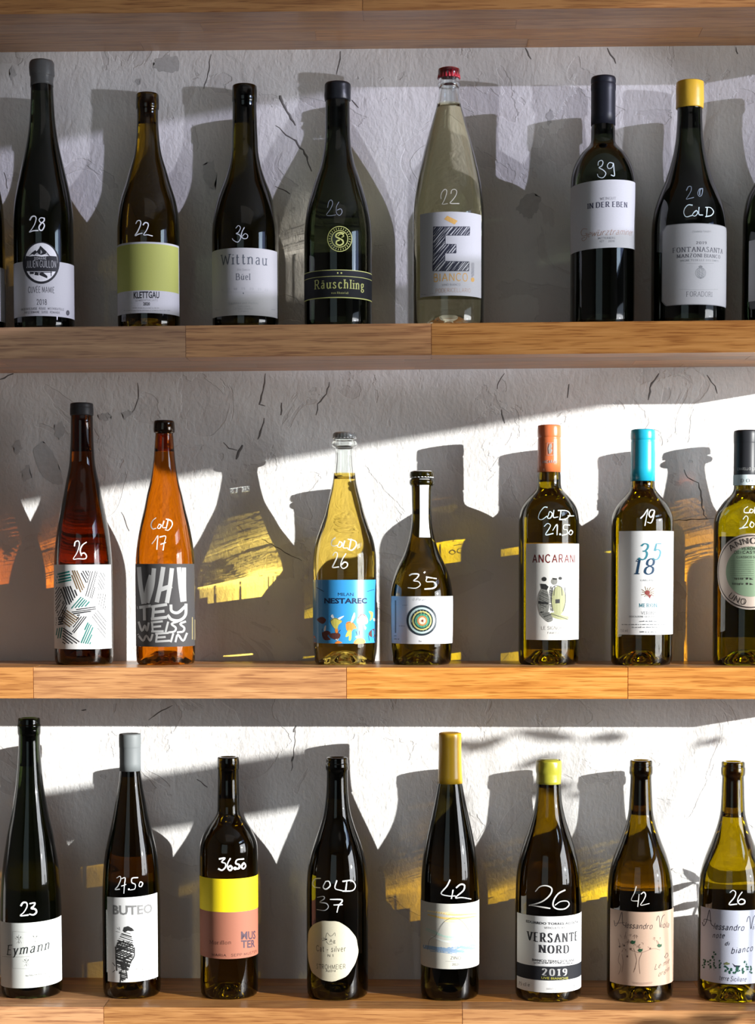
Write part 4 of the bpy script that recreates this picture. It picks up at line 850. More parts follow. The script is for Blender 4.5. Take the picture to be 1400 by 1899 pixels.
for col_, PP in (((.55, .50, .10), [[(215, 1500), (245, 1478), (275, 1488), (300, 1505), (275, 1530), (262, 1562), (235, 1548)], [(500, 1430), (530, 1436), (528, 1478), (508, 1500), (515, 1460)], [(345, 1572), (358, 1575), (350, 1612), (325, 1618)], [(360, 1575), (372, 1578), (368, 1640), (350, 1642)]]),
   ((.72, .22, .03), [[(332, 1515), (376, 1508), (410, 1555), (385, 1562), (370, 1580), (335, 1570)], [(388, 1670), (418, 1630), (462, 1636), (470, 1668)], [(90, 1610), (106, 1640), (104, 1664), (90, 1660)], [(246, 1670), (270, 1650), (302, 1666)], [(248, 1560), (268, 1558), (268, 1590), (252, 1588)]]),
   ((.62, .25, .22), [[(415, 1480), (450, 1448), (486, 1470), (492, 1516), (450, 1530), (412, 1516)], [(462, 1530), (482, 1550), (472, 1568)]]),
   ((.10, .035, .03), [[(150, 1592), (186, 1574), (215, 1590), (190, 1612), (215, 1640), (165, 1642)], [(200, 1600), (265, 1590), (288, 1606), (270, 1640), (228, 1634)], [(112, 1488), (150, 1470), (180, 1492), (160, 1522), (130, 1512)], [(498, 1602), (520, 1568), (556, 1560), (558, 1602), (530, 1624)]]),
   ((.66, .70, .72), [[(390, 1438), (399, 1466), (378, 1512), (366, 1504)], [(215, 1465), (230, 1452), (240, 1478), (228, 1480)], [(270, 1480), (312, 1462), (308, 1472), (280, 1492)], [(398, 1620), (420, 1612), (440, 1622), (420, 1632)], [(250, 1640), (272, 1632), (268, 1648)], [(168, 1545), (180, 1535), (176, 1572), (164, 1575)], [(535, 1480), (556, 1490), (556, 1502), (535, 1498)]])):
    ik = art('M3', FF)
    for P in PP: ik.poly(P, True)
    ik.done('picture', flat(col_, 0.5), L1)
ik = art('M3', FF)
for P in ([(215, 1505), (240, 1482), (272, 1490), (302, 1508)], [(332, 1518), (374, 1510), (410, 1556)], [(420, 1480), (450, 1450), (488, 1474)], [(150, 1560), (152, 1600), (175, 1640)], [(270, 1590), (288, 1570)], [(490, 1280), (552, 1262)], [(110, 1250), (165, 1282)], [(405, 1580), (412, 1605)], [(430, 1575), (430, 1605)], [(498, 1610), (505, 1650)], [(540, 1618), (545, 1655)]): ik.stroke(P, 3.5)
ik.done('picture', c_(.02, .03, .08), L1)
price('M3', FF, [[(248, 878), (226, 898), (220, 930), (240, 940), (264, 934)], [(278, 914), (267, 944), (290, 947), (300, 918), (280, 906)], [(320, 902), (308, 950), (342, 955)], [(368, 888), (354, 966)], [(346, 888), (398, 902), (406, 936), (376, 970), (346, 964)], [(232, 1010), (246, 988), (264, 992), (262, 1025), (240, 1072), (230, 1100), (275, 1096)], [(328, 998), (302, 1040), (290, 1084), (308, 1108), (336, 1094), (340, 1070), (318, 1060), (296, 1080)]], 9, (.86, .86, .80))
B = BOT['M4']; L1 = lab(B, '-76', '84', 1106, 1194.3, (0.60, 0.61, 0.64))
for i, (R_, col_) in enumerate(((115, (.02, .03, .04)), (99, (.42, .55, .55)), (84, (.02, .03, .03)), (72, (.55, .48, .16)), (62, (.02, .06, .05)), (52, (.06, .28, .18)), (38, (.50, .20, .06)), (26, (.66, .60, .48)), (9, (.2, .05, .03)))):
    ik = art('M4', FF, 0.0002 + i * 0.00003); ik.fill(circ(897 + i * .6, 1497 + i * .4, R_, R_, 40)); ik.done('target_ring', flat(col_, 0.35, coat=.3), L1)
ik = art('M4', FF); ik.text('Il Pirand', 830, 1350, 945, 1350, 22, 'pen', .03, slant=.3); ik.text('Bio', 876, 1660, 898, 1660, 14, 'serif', .06)
for k in range(22): ik.stroke([(700, 1350 + 11 * k), (700, 1357 + 11 * k)], 10, False)
ik.bars(752, 1385, 790, 1385, 5); ik.bars(725, 1540, 770, 1542, 6); ik.bars(690, 1616, 715, 1618, 10); ik.bars(690, 1640, 728, 1642, 12); ik.done('lettering', c_(.4, .42, .46), L1)
ST = patch(B, math.degrees(hit(B, 778.5, 930)[0]), math.degrees(hit(B, 794, 930)[0]), hit(B, 786, 996.5)[1], hit(B, 786, 888)[1], 0.0006, flat((0.76, 0.80, 0.80), .7), B.root, 'neck_strip'); ST['label'] = 'white paper seal strip'
price('M4', FF, [[(805, 1160), (828, 1149), (874, 1152), (862, 1178), (836, 1200), (872, 1206), (886, 1232), (852, 1255), (795, 1252)], [(938, 1172), (932, 1206), (985, 1208), (1006, 1235), (982, 1256), (920, 1262)], [(932, 1172), (1006, 1184)], [(915, 1140), (922, 1134)]], 9)
B = BOT['M5']; L1 = lab(B, 975.4, '78', 1008, 1187, (0.60, 0.59, 0.56))
ik = art('M5', FG); ik.text('ANCARANI', 190, 1104, 510, 1104, 58, 'pen', 0.09, thin=.075); ik.done('lettering', c_(.30, .03, .03), L1)
ik = art('M5', FG); ik.text('LE SIGNORE', 258, 1606, 432, 1606, 24, 'pen', 0.05); ik.text('FAMOSO', 305, 1638, 398, 1638, 14, 'pen', 0.06)
ik.done('lettering', c_(.35, .33, .3), L1)
ik = art('M5', FG); ik.poly(circ(387, 1388, 52, 110, 20), True); ik.poly([(325, 1485), (360, 1478), (420, 1500), (462, 1510), (450, 1532), (390, 1530), (340, 1512)], True); ik.done('picture', c_(.60, .62, .30), L1)
ik = art('M5', FG, 0.00027); ik.poly(circ(276, 1402, 42, 112, 20), True); ik.poly(circ(355, 1245, 24, 26, 12), True); ik.poly([(245, 1480), (310, 1475), (345, 1530), (310, 1550), (270, 1520)], True); ik.done('picture', c_(.42, .42, .38), L1)
ik = art('M5', FG, 0.00032); ik.poly(circ(280, 1228, 18, 17, 10)); ik.poly([(252, 1262), (290, 1265), (312, 1285), (300, 1310), (258, 1300)]); ik.poly([(234, 1392), (310, 1402), (310, 1418), (236, 1412)]); ik.poly([(363, 1380), (396, 1378), (396, 1408), (364, 1410)]); ik.poly([(340, 1218), (378, 1222), (372, 1234), (345, 1232)]); ik.poly(circ(400, 1222, 14, 12, 8))
hatch(ik, [(325, 1270), (350, 1300), (335, 1400), (340, 1470), (322, 1460), (318, 1320)], 10, 9, 5, 3); hatch(ik, circ(276, 1380, 36, 70, 14), 25, 10, 3, 4, .5); hatch(ik, [(245, 1470), (320, 1475), (350, 1525), (300, 1548)], -20, 9, 4, 5, .5)
for P in ([(340, 1300), (332, 1380), (345, 1470)], [(434, 1290), (440, 1390), (420, 1470)], [(360, 1285), (352, 1350)], [(410, 1290), (414, 1350)], [(330, 1488), (400, 1510), (455, 1530)], [(340, 1295), (370, 1275), (410, 1290)]): ik.stroke(P, 4)
ik.done('picture', c_(.05, .05, .05), L1)
ik = art('M5', FG, 0.0007); ik.stroke([(303, 208), (350, 206), (348, 298), (302, 300), (303, 208)], 3, False); ik.poly([(318, 215), (335, 212), (338, 235), (330, 250), (342, 262), (330, 285), (315, 290), (322, 262), (310, 248)]); ik.text('ANCARANI', 264, 360, 376, 358, 20, 'pen', .11); ik.done('capsule_print', c_(.75, .66, .62), B.root)
price('M5', FG, [[(302, 690), (278, 690), (246, 730), (236, 772), (262, 782), (300, 756)], [(314, 742), (304, 768), (326, 770), (340, 738), (322, 722), (312, 740)], [(352, 712), (348, 764), (382, 762)], [(405, 716), (396, 782)], [(384, 714), (448, 716), (472, 745), (442, 776), (394, 782)], [(458, 754), (500, 754)], [(280, 832), (304, 811), (326, 824), (316, 850), (290, 896), (346, 886)], [(344, 862), (376, 818), (375, 896)], [(399, 892)], [(470, 824), (430, 822), (424, 852), (450, 860), (452, 888), (414, 900)], [(478, 862), (464, 884), (480, 896), (493, 876), (478, 862)]], 7, (.62, .74, .74))
B = BOT['M6']; L1 = lab(B, 1147.4, '82', 984.6, 1177.3, WHITE)
ik = art('M6', FG); ik.text('35', 972, 1082, 1150, 1082, 116, 'serif', 0.07, slant=.18, thin=.02); ik.text('MERONI', 990, 1438, 1134, 1438, 27, 'serif', .09, thin=.03); ik.done('lettering', c_(.03, .36, .48), L1)
ik = art('M6', FG); ik.text('18', 940, 1192, 1100, 1192, 114, 'serif', 0.08, slant=.18, thin=.022); ik.done('lettering', c_(.02, .09, .20), L1)
ik = art('M6', FG); ik.text('GARGANEGA', 1000, 1243, 1130, 1243, 12, 'serif', .07); ik.text('VERONA', 1006, 1493, 1118, 1493, 21, 'serif', .06); ik.text('INDICAZIONE GEOGRAFICA TIPICA', 915, 1514, 1190, 1514, 12, 'serif', .08); ik.bars(992, 1548, 1130, 1548, 9, 2); ik.bars(860, 1572, 1218, 1572, 8, 3); ik.bars(935, 1593, 1150, 1593, 9, 4); ik.bars(995, 1628, 1125, 1628, 10, 5); ik.text('750 ml', 845, 1622, 905, 1622, 18, 'serif', .06); ik.done('lettering', c_(.30, .33, .36), L1)
ik = art('M6', FG)
for k in range(13):
    t = 2*PI*k/13; ik.stroke([(1058 + 18*math.cos(t), 1330 + 14*math.sin(t)), (1058 + (44 + 12*(k % 2))*math.cos(t + .3), 1326 + (32 + 8*(k % 3))*math.sin(t + .3))], 5)
ik.done('emblem', c_(.42, .27, .10), L1)
ik = art('M6', FG, .00027); ik.poly(circ(1052, 1330, 20, 18, 10)); ik.poly([(1050, 1345), (1085, 1345), (1070, 1372)]); ik.done('emblem', c_(.45, .06, .05), L1)
price('M6', FG, [[(1002, 772), (1028, 745), (1056, 704), (1046, 760), (1034, 826)], [(1102, 712), (1078, 712), (1064, 744), (1080, 765), (1100, 738), (1105, 716), (1098, 765), (1080, 806), (1054, 802)]], 8.5, (.80, .88, .88))
B = BOT['M7']; zc = hit(B, 1383, 1060)[1]; RM = 0.0472
L1 = disc(B, 0.02, zc, RM, 0.0005, flat((0.44, 0.37, 0.31), .38, metal=.35), B.root)
disc(B, 0.02, zc, RM * .955, 0.0008, flat((0.03, 0.02, 0.02), .4), L1, 'medallion_ring')
disc(B, 0.02, zc, RM * .925, 0.0011, flat((0.46, 0.38, 0.32), .42, metal=.2), L1, 'medallion_ring')
disc(B, 0.02, zc, RM * .66, 0.0014, flat((0.20, 0.28, 0.18), .4, metal=.2), L1, 'medallion_field')
ik = Ink(B, 0.0017); R0 = 0.0393
def arc_text(ik, t, a0, a1, Rr, h, inward=False):
    P, W = pen_text(t, .07, .05, False)
    for pl in P:
        q = []
        for u, v in pl:
            a = a0 + (a1 - a0) * u / W; rr = Rr + (v * h if not inward else -v * h); q.append((0.02 + rr * math.cos(a) / R0, zc + rr * math.sin(a)))
        ik.put(q)
arc_text(ik, 'ANNO', math.radians(134), math.radians(80), RM * .735, RM * .15); arc_text(ik, 'UNO', math.radians(268), math.radians(228), RM * .885, RM * .15, True) if False else arc_text(ik, 'UNO', math.radians(228), math.radians(262), RM * .88, RM * .15, True)
ik.frame(*FH); ik.text('VERDICCHIO', 545, 968, '30', 0, 20, 'pen', .07); ik.text('DEI CASTELLI', 490, 997, '26', 0, 20, 'pen', .07); ik.text('CLASSICO SUPERIORE', 508, 1030, '34', 0, 14, 'pen', .07)
for k in range(9): ik.bars(462, 1052 + 16 * k, 640, 1050 + 16 * k, 2.5, k)
ik.text('lotto', 492, 1190, 560, 1190, 14, 'pen', .1); ik.text('bottiglia', 475, 1228, 560, 1228, 14, 'pen', .1); ik.fill(circ(588, 1183, 8)); ik.fill(circ(588, 1222, 8)); ik.fill([(608, 1178), (636, 1190), (608, 1192)]); ik.fill([(608, 1216), (636, 1229), (608, 1231)])
ik.done('lettering', c_(.05, .035, .03), L1)
lab(B, '-90', '90', 880, 899.5, (0.50, 0.58, 0.60), x_c=1386, name='neck_band', off=0.0009)
ik = art('M7', FH, 0.0011); ik.text('D O C G', 540, 462, '60', 0, 24, 'serif', .08); ik.done('capsule_print', c_(.25, .28, .3), B.root)
ik = art('M7', FH, 0.0008); ik.text('CIMARELLI DI CORINALDO', 515, 372, '80', 0, 18, 'pen', .09); ik.done('capsule_print', c_(.6, .6, .6), B.root)
price('M7', FH, [[(592, 645), (568, 662), (568, 688), (602, 690)], [(612, 665), (605, 685), (624, 690), (633, 670), (615, 662)], [(646, 650), (642, 690), (664, 692)]], 7, (.82, .88, .84))
price('M7', FH, [[(558, 738), (578, 714), (594, 730), (582, 768), (545, 806), (532, 808), (592, 798)], [(620, 758), (608, 785), (626, 800), (640, 775), (622, 758)]], 8, (.72, .78, .72))

# --- lower row
B = BOT['B1']; L1 = lab(B, '-92', '90', 1711.3, 1832.4, (0.60, 0.62, 0.60), tilt=0.045)
ik = art('B1', FI); ik.text('Eymann', 45, 1590, 315, 1552, 62, 'serif', .075, slant=.22, thin=.02); ik.done('lettering', c_(.07, .08, .08), L1)
ik = art('B1', FI); ik.stroke([(15, 1600), (110, 1604), (250, 1592), (390, 1562)], 2); ik.stroke([(82, 1440), (170, 1446), (268, 1440), (268, 1560), (268, 1672), (170, 1680), (82, 1676), (82, 1560), (82, 1440)], 1.3, False); ik.text('Toreye', 288, 1685, 346, 1675, 20, 'pen', .05, slant=.3); ik.bars(165, 1728, 345, 1706, 9, 3); ik.bars(308, 1735, 348, 1728, 9, 4)
for x, y in ((122, 1492), (225, 1487), (170, 1638)):
    for k in range(5):
        t = -PI/2 + 2*PI*k/5; ik.stroke([(x, y), (x + 14*math.cos(t - .2), y + 17*math.sin(t - .2)), (x + 26*math.cos(t), y + 30*math.sin(t))], 1.4)
ik.done('lettering', c_(.50, .52, .48), L1)
ik = art('B1', FI, .00027)
for x, y in ((122, 1492), (225, 1487), (170, 1638)): ik.fill([(x - 2, y + 14), (x + 2, y + 14), (x, y + 30)]); ik.fill([(x - 16, y - 16), (x - 10, y - 20), (x - 4, y - 6)]); ik.fill([(x + 16, y - 16), (x + 10, y - 20), (x + 4, y - 6)])
ik.done('lettering', c_(.2, .21, .18), L1)
price('B1', FI, [[(134, 1276), (148, 1256), (170, 1258), (172, 1284), (152, 1318), (130, 1340), (180, 1335)], [(192, 1262), (224, 1258), (214, 1280), (200, 1292), (226, 1298), (233, 1318), (214, 1334), (190, 1330)]], 10, (.9, .93, .92))
B = BOT['B2']; L1 = lab(B, 199.3, 292.3, 1664, 1821.5, WHITE, tilt=0.04)
ik = art('B2', FI); ik.text('BUTEO', 722, 1328, 975, 1318, 56, 'sans', .03); ik.done('lettering', c_(.38, .38, .38), L1)
ik = art('B2', FI); BD = [(752, 1500), (768, 1468), (790, 1442), (832, 1448), (850, 1500), (862, 1560), (845, 1620), (822, 1690), (812, 1740), (775, 1762), (762, 1700), (742, 1640), (738, 1560)]
hatch(ik, BD, 18, 10, 6, 3, .55); hatch(ik, [(752, 1510), (800, 1500), (846, 1510), (858, 1560), (830, 1622), (750, 1622), (740, 1560)], -25, 10, 7, 5, .5); hatch(ik, [(765, 1630), (820, 1630), (815, 1690), (770, 1690)], 75, 9, 6, 6, .4)
ik.poly([(785, 1438), (792, 1414), (820, 1406), (846, 1420), (860, 1436), (838, 1440), (818, 1436), (800, 1446)]); ik.stroke([(740, 1540), (745, 1640), (748, 1690)], 8); ik.stroke([(860, 1545), (858, 1600), (832, 1640)], 7); ik.stroke([(776, 1690), (770, 1765)], 7); ik.stroke([(806, 1690), (815, 1740)], 6); ik.stroke([(735, 1660), (720, 1640)], 4); ik.stroke([(735, 1690), (722, 1700)], 4)
for P in ([(750, 1418), (770, 1432)], [(762, 1412), (768, 1424)], [(740, 1440), (768, 1446)]): ik.stroke(P, 2)
ik.done('picture', c_(.05, .05, .05), L1)
ik = art('B2', FI); r = random.Random(5)
for _ in range(130):
    x, y = r.uniform(865, 995), r.uniform(1500, 1745)
    if y > 1745 - (x - 850) * 1.5 - r.uniform(0, 60): ik.stroke([(x, y), (x + r.uniform(-12, 12), y + r.uniform(-10, 10)), (x + r.uniform(-14, 14), y + r.uniform(-14, 14))], 1.4)
ik.done('picture', c_(.42, .42, .40), L1)
price('B2', FI, [[(748, 1098), (768, 1087), (773, 1108), (756, 1148), (737, 1172), (765, 1170)], [(780, 1102), (801, 1098), (796, 1148), (793, 1196)], [(778, 1150), (806, 1140)], [(825, 1171)], [(882, 1096), (846, 1100), (844, 1128), (866, 1140), (862, 1168), (834, 1175)], [(898, 1124), (889, 1148), (904, 1153), (913, 1132), (898, 1124)]], 6, (.78, .8, .8))
B = BOT['B3']; L1 = lab(B, '-92', '90', 1630, 1778.5, (0.31, 0.11, 0.065)); z = lab(B, '-92', '90', 1630, 1691.7, (0.86, 0.66, 0.0), parent=L1, name='colour_field', off=0.00017); z['label'] = 'bright yellow upper half'
ik = art('B3', FJ); ik.text('MUS', 416, 1408, 520, 1402, 56, 'sans', .025); ik.text('TER', 416, 1468, 516, 1462, 52, 'sans', .025); ik.done('lettering', c_(.16, .09, .13), L1)
ik = art('B3', FJ); ik.text('Morillon', 190, 1440, 345, 1442, 27, 'serif', .05); ik.text('MARIA & SEPP MUSTER', 205, 1526, 528, 1500, 18, 'pen', .07); ik.done('lettering', c_(.20, .07, .05), L1)
price('B3', FJ, [[(260, 828), (300, 822), (276, 850), (302, 860), (304, 886), (280, 909), (254, 900)], [(338, 826), (320, 860), (320, 894), (336, 911), (352, 895), (340, 878), (324, 890)], [(373, 896)], [(434, 828), (388, 834), (378, 860), (402, 870), (402, 894), (376, 900)], [(438, 858), (420, 882), (432, 899), (449, 880), (438, 858)]], 12, (.92, .93, .92))
B = BOT['B4']; zc4 = hit(B, 618.5, 1764)[1]
L1 = disc(B, math.radians(-14), zc4, 0.0396, 0.0002, flat((0.52, 0.48, 0.36), .8, grain=.06, scale=500), B.root, wob=.012, squash=.97)
ik = art('B4', FJ); ik.text('Cat - silver', 958, 1490, 1172, 1494, 40, 'pen', .05); ik.text('STROHMEIER', 960, 1616, 1170, 1618, 32, 'pen', .055); ik.text('Austria', 1028, 1642, 1098, 1642, 18, 'pen', .07); ik.text('N 1', 1040, 1534, 1084, 1534, 18, 'pen', .08); ik.text('Ag', 1054, 1430, 1096, 1432, 24, 'pen', .06)
for P in ([(1026, 1400), (1036, 1362), (1058, 1384), (1076, 1378), (1092, 1360), (1096, 1384)], [(1030, 1422), (1048, 1442), (1074, 1441)], [(996, 1404), (1028, 1410)], [(1002, 1418), (1028, 1412)], [(1010, 1396), (1030, 1408)]): ik.stroke(P, 3)
ik.fill(circ(1031, 1408, 6)); ik.done('lettering', c_(.09, .085, .07), L1)
price('B4', FJ, [[(988, 968), (950, 972), (932, 1002), (945, 1030), (985, 1036)], [(1025, 992), (1008, 1030), (1028, 1046), (1058, 1022), (1050, 990), (1025, 990)], [(1106, 985), (1094, 1040), (1142, 1056)], [(1180, 985), (1170, 1062)], [(1150, 990), (1214, 984), (1241, 1020), (1220, 1056), (1150, 1060)], [(1060, 1120), (1146, 1124), (1120, 1166), (1108, 1212)], [(1086, 1160), (1146, 1158)]], 8.5, (.82, .84, .82))
price('B4', FJ, [[(966, 1105), (1010, 1098), (1016, 1115), (984, 1140), (1030, 1148), (1046, 1174), (1020, 1199), (964, 1193)]], 6.5, (.42, .43, .44))
B = BOT['B5']; L1 = lab(B, '-92', '90', 1676.3, 1797.4, (0.58, 0.565, 0.50))
for col_, ss in (((.80, .55, .16), [([(190, 1288), (300, 1312), (400, 1312), (520, 1296)], 14), ([(230, 1270), (360, 1290), (522, 1280)], 10)]), ((.80, .68, .40), [([(170, 1262), (300, 1278), (430, 1276), (525, 1262)], 16), ([(300, 1330), (420, 1334), (524, 1318)], 18), ([(400, 1352), (524, 1340)], 14)]), ((.42, .58, .50), [([(160, 1372), (230, 1398), (300, 1432), (380, 1444)], 9), ([(170, 1386), (260, 1420), (360, 1434), (520, 1432)], 7), ([(300, 1448), (430, 1452), (510, 1442)], 6)]), ((.66, .70, .66), [([(210, 1430), (300, 1462), (420, 1470), (500, 1462)], 12)])):
    ik = art('B5', FK)
    for P, w_ in ss: ik.stroke(P, w_, hy=w_, taper=lambda t: .5 + .5 * math.sin(PI * t))
    ik.done('picture', flat(col_, .8), L1)
ik = art('B5', FK, .00027); hatch(ik, [(155, 1488), (250, 1500), (350, 1502), (515, 1478), (518, 1502), (440, 1530), (330, 1544), (220, 1530), (158, 1510)], 8, 7, 6, 9, .6); hatch(ik, [(155, 1488), (300, 1505), (515, 1482), (515, 1500), (330, 1538), (160, 1510)], -25, 11, 5, 8, .6); ik.done('picture', flat((.22, .33, .48), .8), L1)
ik = art('B5', FK, .00032); ik.stroke([(186, 1512), (200, 1452), (240, 1422), (288, 1342), (350, 1307), (410, 1330), (462, 1402), (494, 1462), (510, 1478)], 2.2); ik.text('ZINO', 336, 1580, 404, 1580, 20, 'pen', .05); ik.stroke([(304, 1592), (365, 1594), (426, 1592)], 1.6); ik.text('2021', 347, 1620, 393, 1620, 14, 'pen', .06); ik.done('lettering', c_(.3, .3, .28), L1)
price('B5', FK, [[(332, 1062), (312, 1102), (274, 1150), (322, 1166), (366, 1166)], [(352, 1128), (342, 1182)], [(374, 1112), (400, 1091), (426, 1096), (420, 1130), (378, 1166), (370, 1180), (410, 1176), (468, 1186)]], 8)
B = BOT['B6']; L1 = lab(B, 958.8, '88', 1699.6, 1841, WHITE)
lab(B, 958.8, '88', 1792.5, 1818.5, (0.009, 0.010, 0.014), parent=L1, name='colour_field', off=0.00017)
ik = art('B6', FK); ik.text('VERSANTE', 834, 1453, 1165, 1453, 58, 'serif', .15, thin=.04); ik.text('NORD', 912, 1534, 1110, 1536, 50, 'serif', .15, thin=.04); ik.text('EDUARDO TORRES ACOSTA', 828, 1337, 1167, 1341, 15, 'sans', .03); ik.text('VITICULTORE', 946, 1380, 1084, 1380, 13, 'sans', .0); ik.text('BIANCO TERRE SICILIANE', 867, 1588, 1143, 1590, 15, 'sans', .02); ik.bars(880, 1606, 1132, 1608, 8, 3); ik.text('75 cl e', 780, 1744, 852, 1757, 22, 'serif', .08); ik.bars(962, 1776, 1070, 1778, 3, 3); ik.bars(962, 1770, 1070, 1771, 3, 4); ik.text('12% vol', 1138, 1768, 1183, 1760, 22, 'serif', .08); ik.done('lettering', INK, L1)
ik = art('B6', FK, .00028); ik.text('2019', 928, 1682, 1098, 1684, 44, 'serif', .13, thin=.04); ik.done('lettering', c_(.75, .75, .75), L1)
ik = art('B6', FK, .00028); ik.text('UVE BIANCHE', 928, 1706, 1103, 1708, 14, 'sans', .02); ik.done('lettering', c_(.62, .58, .05), L1)
price('B6', FK, [[(890, 1136), (918, 1106), (960, 1099), (996, 1118), (984, 1160), (930, 1204), (848, 1228)], [(852, 1226), (915, 1236), (984, 1247)], [(1082, 1128), (1040, 1150), (1011, 1190), (1005, 1230), (1032, 1251), (1080, 1250), (1109, 1224), (1096, 1200), (1052, 1203), (1018, 1226)]], 8, (.62, .6, .56))
B = BOT['B7']; L1 = lab(B, 1131.2, '88', 1691.3, 1828.8, (0.43, 0.29, 0.21))
ik = art('B7', FL); ik.stroke([(150, 1268), (160, 1308), (185, 1270), (206, 1206), (212, 1290), (232, 1306)], 4); ik.stroke([(160, 1288), (225, 1282)], 3); ik.text('lessandro', 226, 1318, 424, 1328, 40, 'pen', .05, slant=.25, gap=.12); ik.stroke([(456, 1268), (462, 1242), (472, 1236), (476, 1270), (481, 1318), (490, 1270), (500, 1238), (514, 1226)], 4); ik.text('iola', 486, 1320, 545, 1316, 40, 'pen', .05, slant=.25, gap=.14)
ik.text('Le mie', 440, 1622, 545, 1570, 36, 'pen', .045, slant=.35); ik.text('origini', 466, 1672, 548, 1622, 32, 'pen', .045, slant=.35); ik.stroke([(515, 1530), (530, 1500), (538, 1520), (520, 1538), (512, 1525)], 3); ik.done('lettering', c_(.10, .07, .07), L1)
ik = art('B7', FL); r = random.Random(8)
for k in range(26):
    x, y = r.uniform(175, 480), r.uniform(1380, 1500); ik.stroke([(x, y), (x + r.uniform(-14, 14), y - r.uniform(5, 30)), (x + r.uniform(-18, 18), y - r.uniform(0, 20))], 2)
for P in ([(300, 1500), (312, 1560), (292, 1640)], [(350, 1500), (330, 1560), (336, 1650)], [(312, 1560), (300, 1620)], [(270, 1480), (340, 1500), (430, 1470), (480, 1480)], [(190, 1500), (180, 1560), (200, 1600), (182, 1655)], [(205, 1510), (215, 1570), (205, 1640)], [(180, 1400), (190, 1440)], [(235, 1350), (225, 1400)], [(280, 1712), (350, 1718), (425, 1712)], [(285, 1720), (350, 1726), (420, 1720)]): ik.stroke(P, 2.4)
for x, y in ((190, 1455), (222, 1448), (410, 1470), (270, 1472), (245, 1526)): ik.fill(circ(x, y, 8, 8, 7))
ik.done('picture', c_(.30, .17, .13), L1)
ik = art('B7', FL, .00027)
for x, y in ((288, 1424), (340, 1482), (478, 1448)): ik.poly([(x - 20, y), (x - 8, y - 14), (x + 6, y - 8), (x + 16, y - 12), (x + 14, y + 6), (x, y + 14), (x - 12, y + 12)])
ik.done('picture', c_(.03, .14, .06), L1)
price('B7', FL, [[(310, 1024), (296, 1070), (274, 1122), (325, 1128)], [(330, 1080), (320, 1168)], [(344, 1078), (364, 1064), (377, 1085), (362, 1122), (341, 1158), (402, 1146)]], 6.5, (.78, .75, .68))
B = BOT['B8']; L1 = lab(B, 1299, '88', 1688.3, 1825, (0.42, 0.44, 0.53))
ik = art('B8', FL); ik.stroke([(784, 1282), (796, 1306), (818, 1262), (836, 1190), (846, 1286), (866, 1310)], 5); ik.stroke([(796, 1280), (800, 1258), (850, 1272)], 4); ik.text('lessandro', 864, 1326, 1084, 1340, 42, 'pen', .06, slant=.25, gap=.12); ik.stroke([(1104, 1278), (1112, 1248), (1124, 1240), (1129, 1280), (1134, 1330), (1144, 1280), (1154, 1244), (1170, 1226)], 4.5)
ik.text('iola', 1144, 1334, '52', 0, 40, 'pen', .06, slant=.25); ik.text('note', 856, 1390, 942, 1394, 36, 'pen', .06, slant=.3); ik.text('di', 946, 1446, 976, 1448, 28, 'pen', .07, slant=.3); ik.text('bianco', 990, 1506, 1146, 1484, 42, 'pen', .06, slant=.25); ik.text('terre Siciliane', 904, 1694, 1098, 1706, 34, 'pen', .055, slant=.3); ik.poly([(1000, 1575), (1020, 1590), (1060, 1592), (1050, 1605), (1015, 1602)]); ik.done('lettering', c_(.03, .03, .07), L1)
ik = art('B8', FL); r = random.Random(9)
for x, y0, y1, n_ in ((795, 1550, 1610, 7), (835, 1555, 1622, 6), (868, 1500, 1625, 9), (905, 1560, 1615, 5), (960, 1600, 1640, 6), (985, 1620, 1650, 5), (1040, 1605, 1640, 7), (1075, 1610, 1655, 6), (1100, 1560, 1630, 6), (1130, 1595, 1650, 7), (1020, 1635, 1655, 4)):
    ik.stroke([(x, y1), (x + 3, (y0 + y1) / 2), (x - 2, y0)], 2)
    for k in range(n_):
        t = k / n_; px_, py_ = x + r.uniform(-13, 13), y0 + (y1 - y0) * t + r.uniform(-4, 4); s = r.uniform(6, 10)
        ik.poly([(px_ - s, py_), (px_ - s * .2, py_ - s), (px_ + s, py_ - s * .3), (px_ + s * .5, py_ + s * .8), (px_ - s * .5, py_ + s * .7)])
ik.done('picture', c_(.02, .15, .09), L1)
ik = art('B8', FL, .00027)
for k in range(6): x, y = 962 + r.uniform(-14, 14), 1572 + r.uniform(-10, 10); ik.poly(circ(x, y, 7, 7, 6))
ik.done('picture', c_(.35, .38, .14), L1)
price('B8', FL, [[(984, 1066), (1004, 1051), (1024, 1066), (1014, 1102), (976, 1152), (1032, 1150)], [(1070, 1064), (1046, 1098), (1038, 1130), (1056, 1151), (1086, 1144), (1088, 1124), (1064, 1114), (1044, 1130)]], 8, (.86, .88, .84))
# paper back labels, seen as dark fields through the glass and in the shadows
for k_, yt, yb, a0, a1 in (('T2', 505, 578, 128, 232), ('T5', 440, 540, 135, 225), ('M1', 1075, 1195, 128, 232), ('M4', 1120, 1195, 130, 230), ('M7', 997, 1185, 115, 245), ('B2', 1660, 1815, 125, 235), ('B6', 1690, 1825, 125, 235), ('B7', 1676, 1815, 118, 242), ('B8', 1673, 1815, 118, 242)):
    B = BOT[k_]; lab(B, str(a0), str(a1), yt - 4, yb, (0.55, 0.54, 0.52), name='back_label')
for o_ in list(bpy.data.objects):
    if o_.name.split('.')[0] in ('lettering', 'picture', 'pattern', 'capsule_print'): o_['kind'] = 'stuff'

